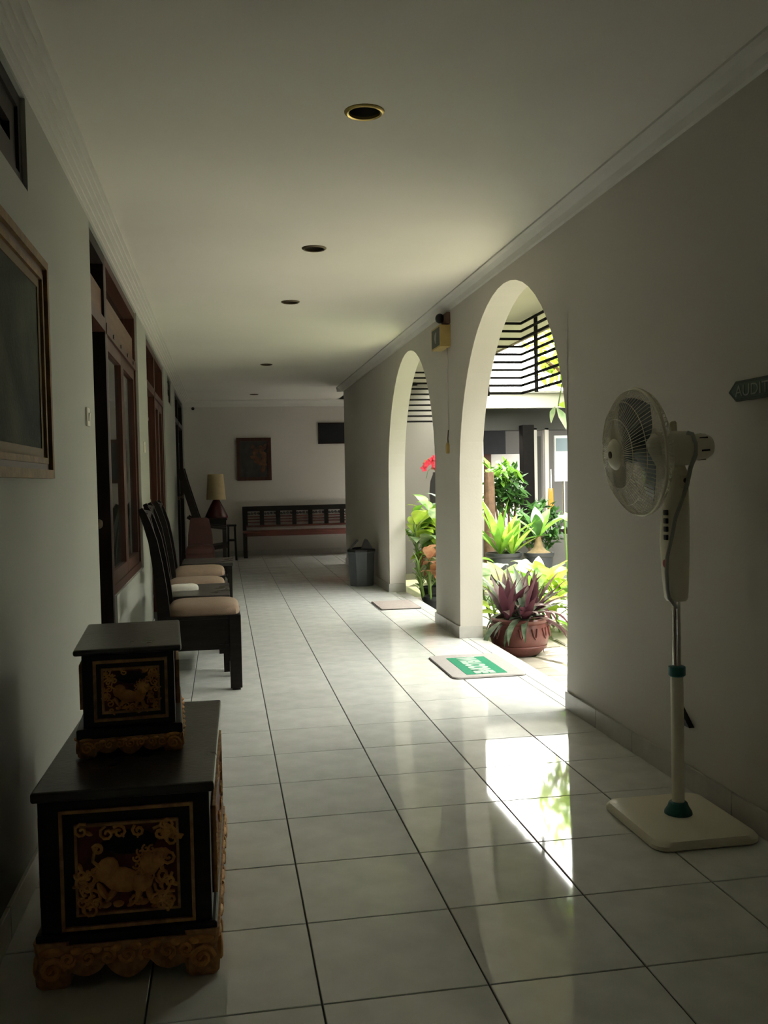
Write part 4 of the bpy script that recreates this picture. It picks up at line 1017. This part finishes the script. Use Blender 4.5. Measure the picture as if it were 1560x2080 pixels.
GB(MB().box(5.70, 5.93, 17.10, 17.33, .063, 2.2, .01), 'column', M['slat'])
for x0, x1 in ((5.98, 6.09), (6.25, 6.33)): GB(MB().box(x0, x1, 17.40, 17.52, .063, 2.15), 'door_post', M['ext_white'])
GB(MB().box(6.10, 6.24, 17.6, 17.65, .063, 2.0), 'door_leaf', M['ext_grey'])
GB(MB().lathe([(0, 2.25), (.16, 2.25), (.17, 2.27), (.15, 2.30), (0, 2.30)], (5.15, 17.9, 0), 24), 'ceiling_lamp', M['lamp_on'])
t = thing('red_board', 'dark red rectangular board on the white partition across the court', 'board', (3.82, 13.60, 1.43))
MB().box(-.30, .20, -.025, 0, -.18, .13).build('board', M['wood_red'], t)
t = thing('notice_board', 'pale board on a metal post with a brown foot across the garden', 'sign', (4.68, 12.3, .40))
MB().box(-.13, .16, -.02, .02, .73, 1.37, .006).build('board', M['white_board'], t)
MB().box(-.11, .10, -.026, -.018, 1.15, 1.33).build('print', M['blue_print'], t)
MB().lathe([(.02, .06), (.02, .75)], n=14).build('post', M['chrome'], t, True)
MB().box(-.14, .14, -.08, .08, 0, .08, .01).build('foot', M['wood_dark'], t)
t = thing('orange_cloth', 'small orange cloth hanging on a thin pole by the notice board', 'cloth', (4.46, 12.2, .40))
MB().loft([[(-.04, -.01, .34), (.04, .0, .34), (.04, .02, .34), (-.04, .01, .34)], [(-.035, -.012, .46), (.035, 0, .46), (.035, .02, .46), (-.035, .012, .46)], [(-.03, -.008, .64), (.03, 0, .64), (.03, .015, .64), (-.03, .008, .64)]]).build('fold', M['orange'], t)
MB().tube([(0, 0.005, 0), (0, 0.005, .9)], .010, 6).build('pole', M['chrome'], t)

# ------------------------------------------------------------------ far shrub, trunk, tree
def crown(rnd, c, r, n, size, m, parent, name='foliage'):
    b = MB()
    for k in range(n):
        d = Vector((rnd.gauss(0, 1), rnd.gauss(0, 1), rnd.gauss(0, 1))).normalized()*rnd.uniform(.45, 1.0)
        p_ = Vector(c)+Vector((d.x*r[0], d.y*r[1], d.z*r[2])); R = Matrix.Rotation(rnd.uniform(0, 6.28), 3, 'Z') @ Matrix.Rotation(rnd.uniform(-1.2, .9), 3, 'Y') @ Matrix.Rotation(rnd.uniform(-.7, .7), 3, 'X')
        L = size*rnd.uniform(.7, 1.3); W = L*.42
        b.loft([[p_+R @ Vector(q) for q in row] for row in (((0, -.01*L, 0), (0, .01*L, 0)), ((L*.4, -W/2, -.02*L), (L*.4, W/2, -.02*L)), ((L, -.02*L, -.2*L), (L, .02*L, -.2*L)))], close=False, caps=False)
    o = b.build(name, m, parent); o['kind'] = 'stuff'; return o
rnd = random.Random(31)
t = thing('shrub', 'dark green leafy shrub beyond the strap-leaved plant', 'shrub', (3.46, 11.0, G))
for k in range(4): stalk(t, [(.03*k-.05, 0, 0), (.06*k-.1, .02*k, .7), (.12*k-.2, .03*k, 1.2)], .014, M['bark'], 'branch')
crown(rnd, (.0, .05, 1.20), (.25, .25, .30), 330, .14, M['leaf_dark'], t)
crown(rnd, (-.12, -.1, 1.42), (.20, .2, .12), 60, .15, M['leaf_green'], t)
t = thing('shrub', 'low dark brownish-green shrub behind the bulb-stemmed plant', 'shrub', (4.02, 11.45, G))
for k in range(4): stalk(t, [(.05*k-.08, 0, 0), (.09*k-.14, .02*k, .45), (.14*k-.2, .03*k, .85)], .010, M['bark'], 'branch')
crown(rnd, (0, 0, .72), (.36, .22, .34), 330, .13, M['leaf_dark'], t)
t = thing('tree_stump', 'brown weathered trunk standing beside the pillar in the garden', 'trunk', (3.15, 10.75, G))
m = MB(); rings = []
for z, r in ((0, .085), (.3, .07), (.8, .066), (1.2, .062), (1.42, .055)):
    rings.append([(r*(1+.12*math.sin(5*q+z*3))*math.cos(q), r*(1+.12*math.cos(4*q+z*2))*math.sin(q), z) for q in [2*math.pi*i/16 for i in range(16)]])
m.loft(rings); m.build('trunk', M['bark'], t, True)
t = thing('tree', 'light green leafy tree beyond the slat screen under the bright sky', 'tree', (4.75, 10.9, G))
MB().tube([(0, 0, 0), (.03, .02, 1.2), (-.05, 0, 2.2), (-.35, 0, 3.0)], [.11, .09, .07, .04], 10).build('trunk', M['bark'], t, True)
for p_ in ((-.9, -.1, 2.8), (.5, .1, 3.3), (-.3, .3, 3.6)): MB().tube([(-.04, 0, 2.1), (p_[0]*.5, p_[1]*.5, 2.5), p_], [.05, .035, .02], 8).build('branch', M['bark'], t, True)
crown(rnd, (-.30, 0, 2.95), (.78, .6, .62), 620, .18, M['leaf_yellow'], t)
crown(rnd, (.2, .1, 3.4), (.9, .8, .7), 420, .18, M['leaf_green'], t)
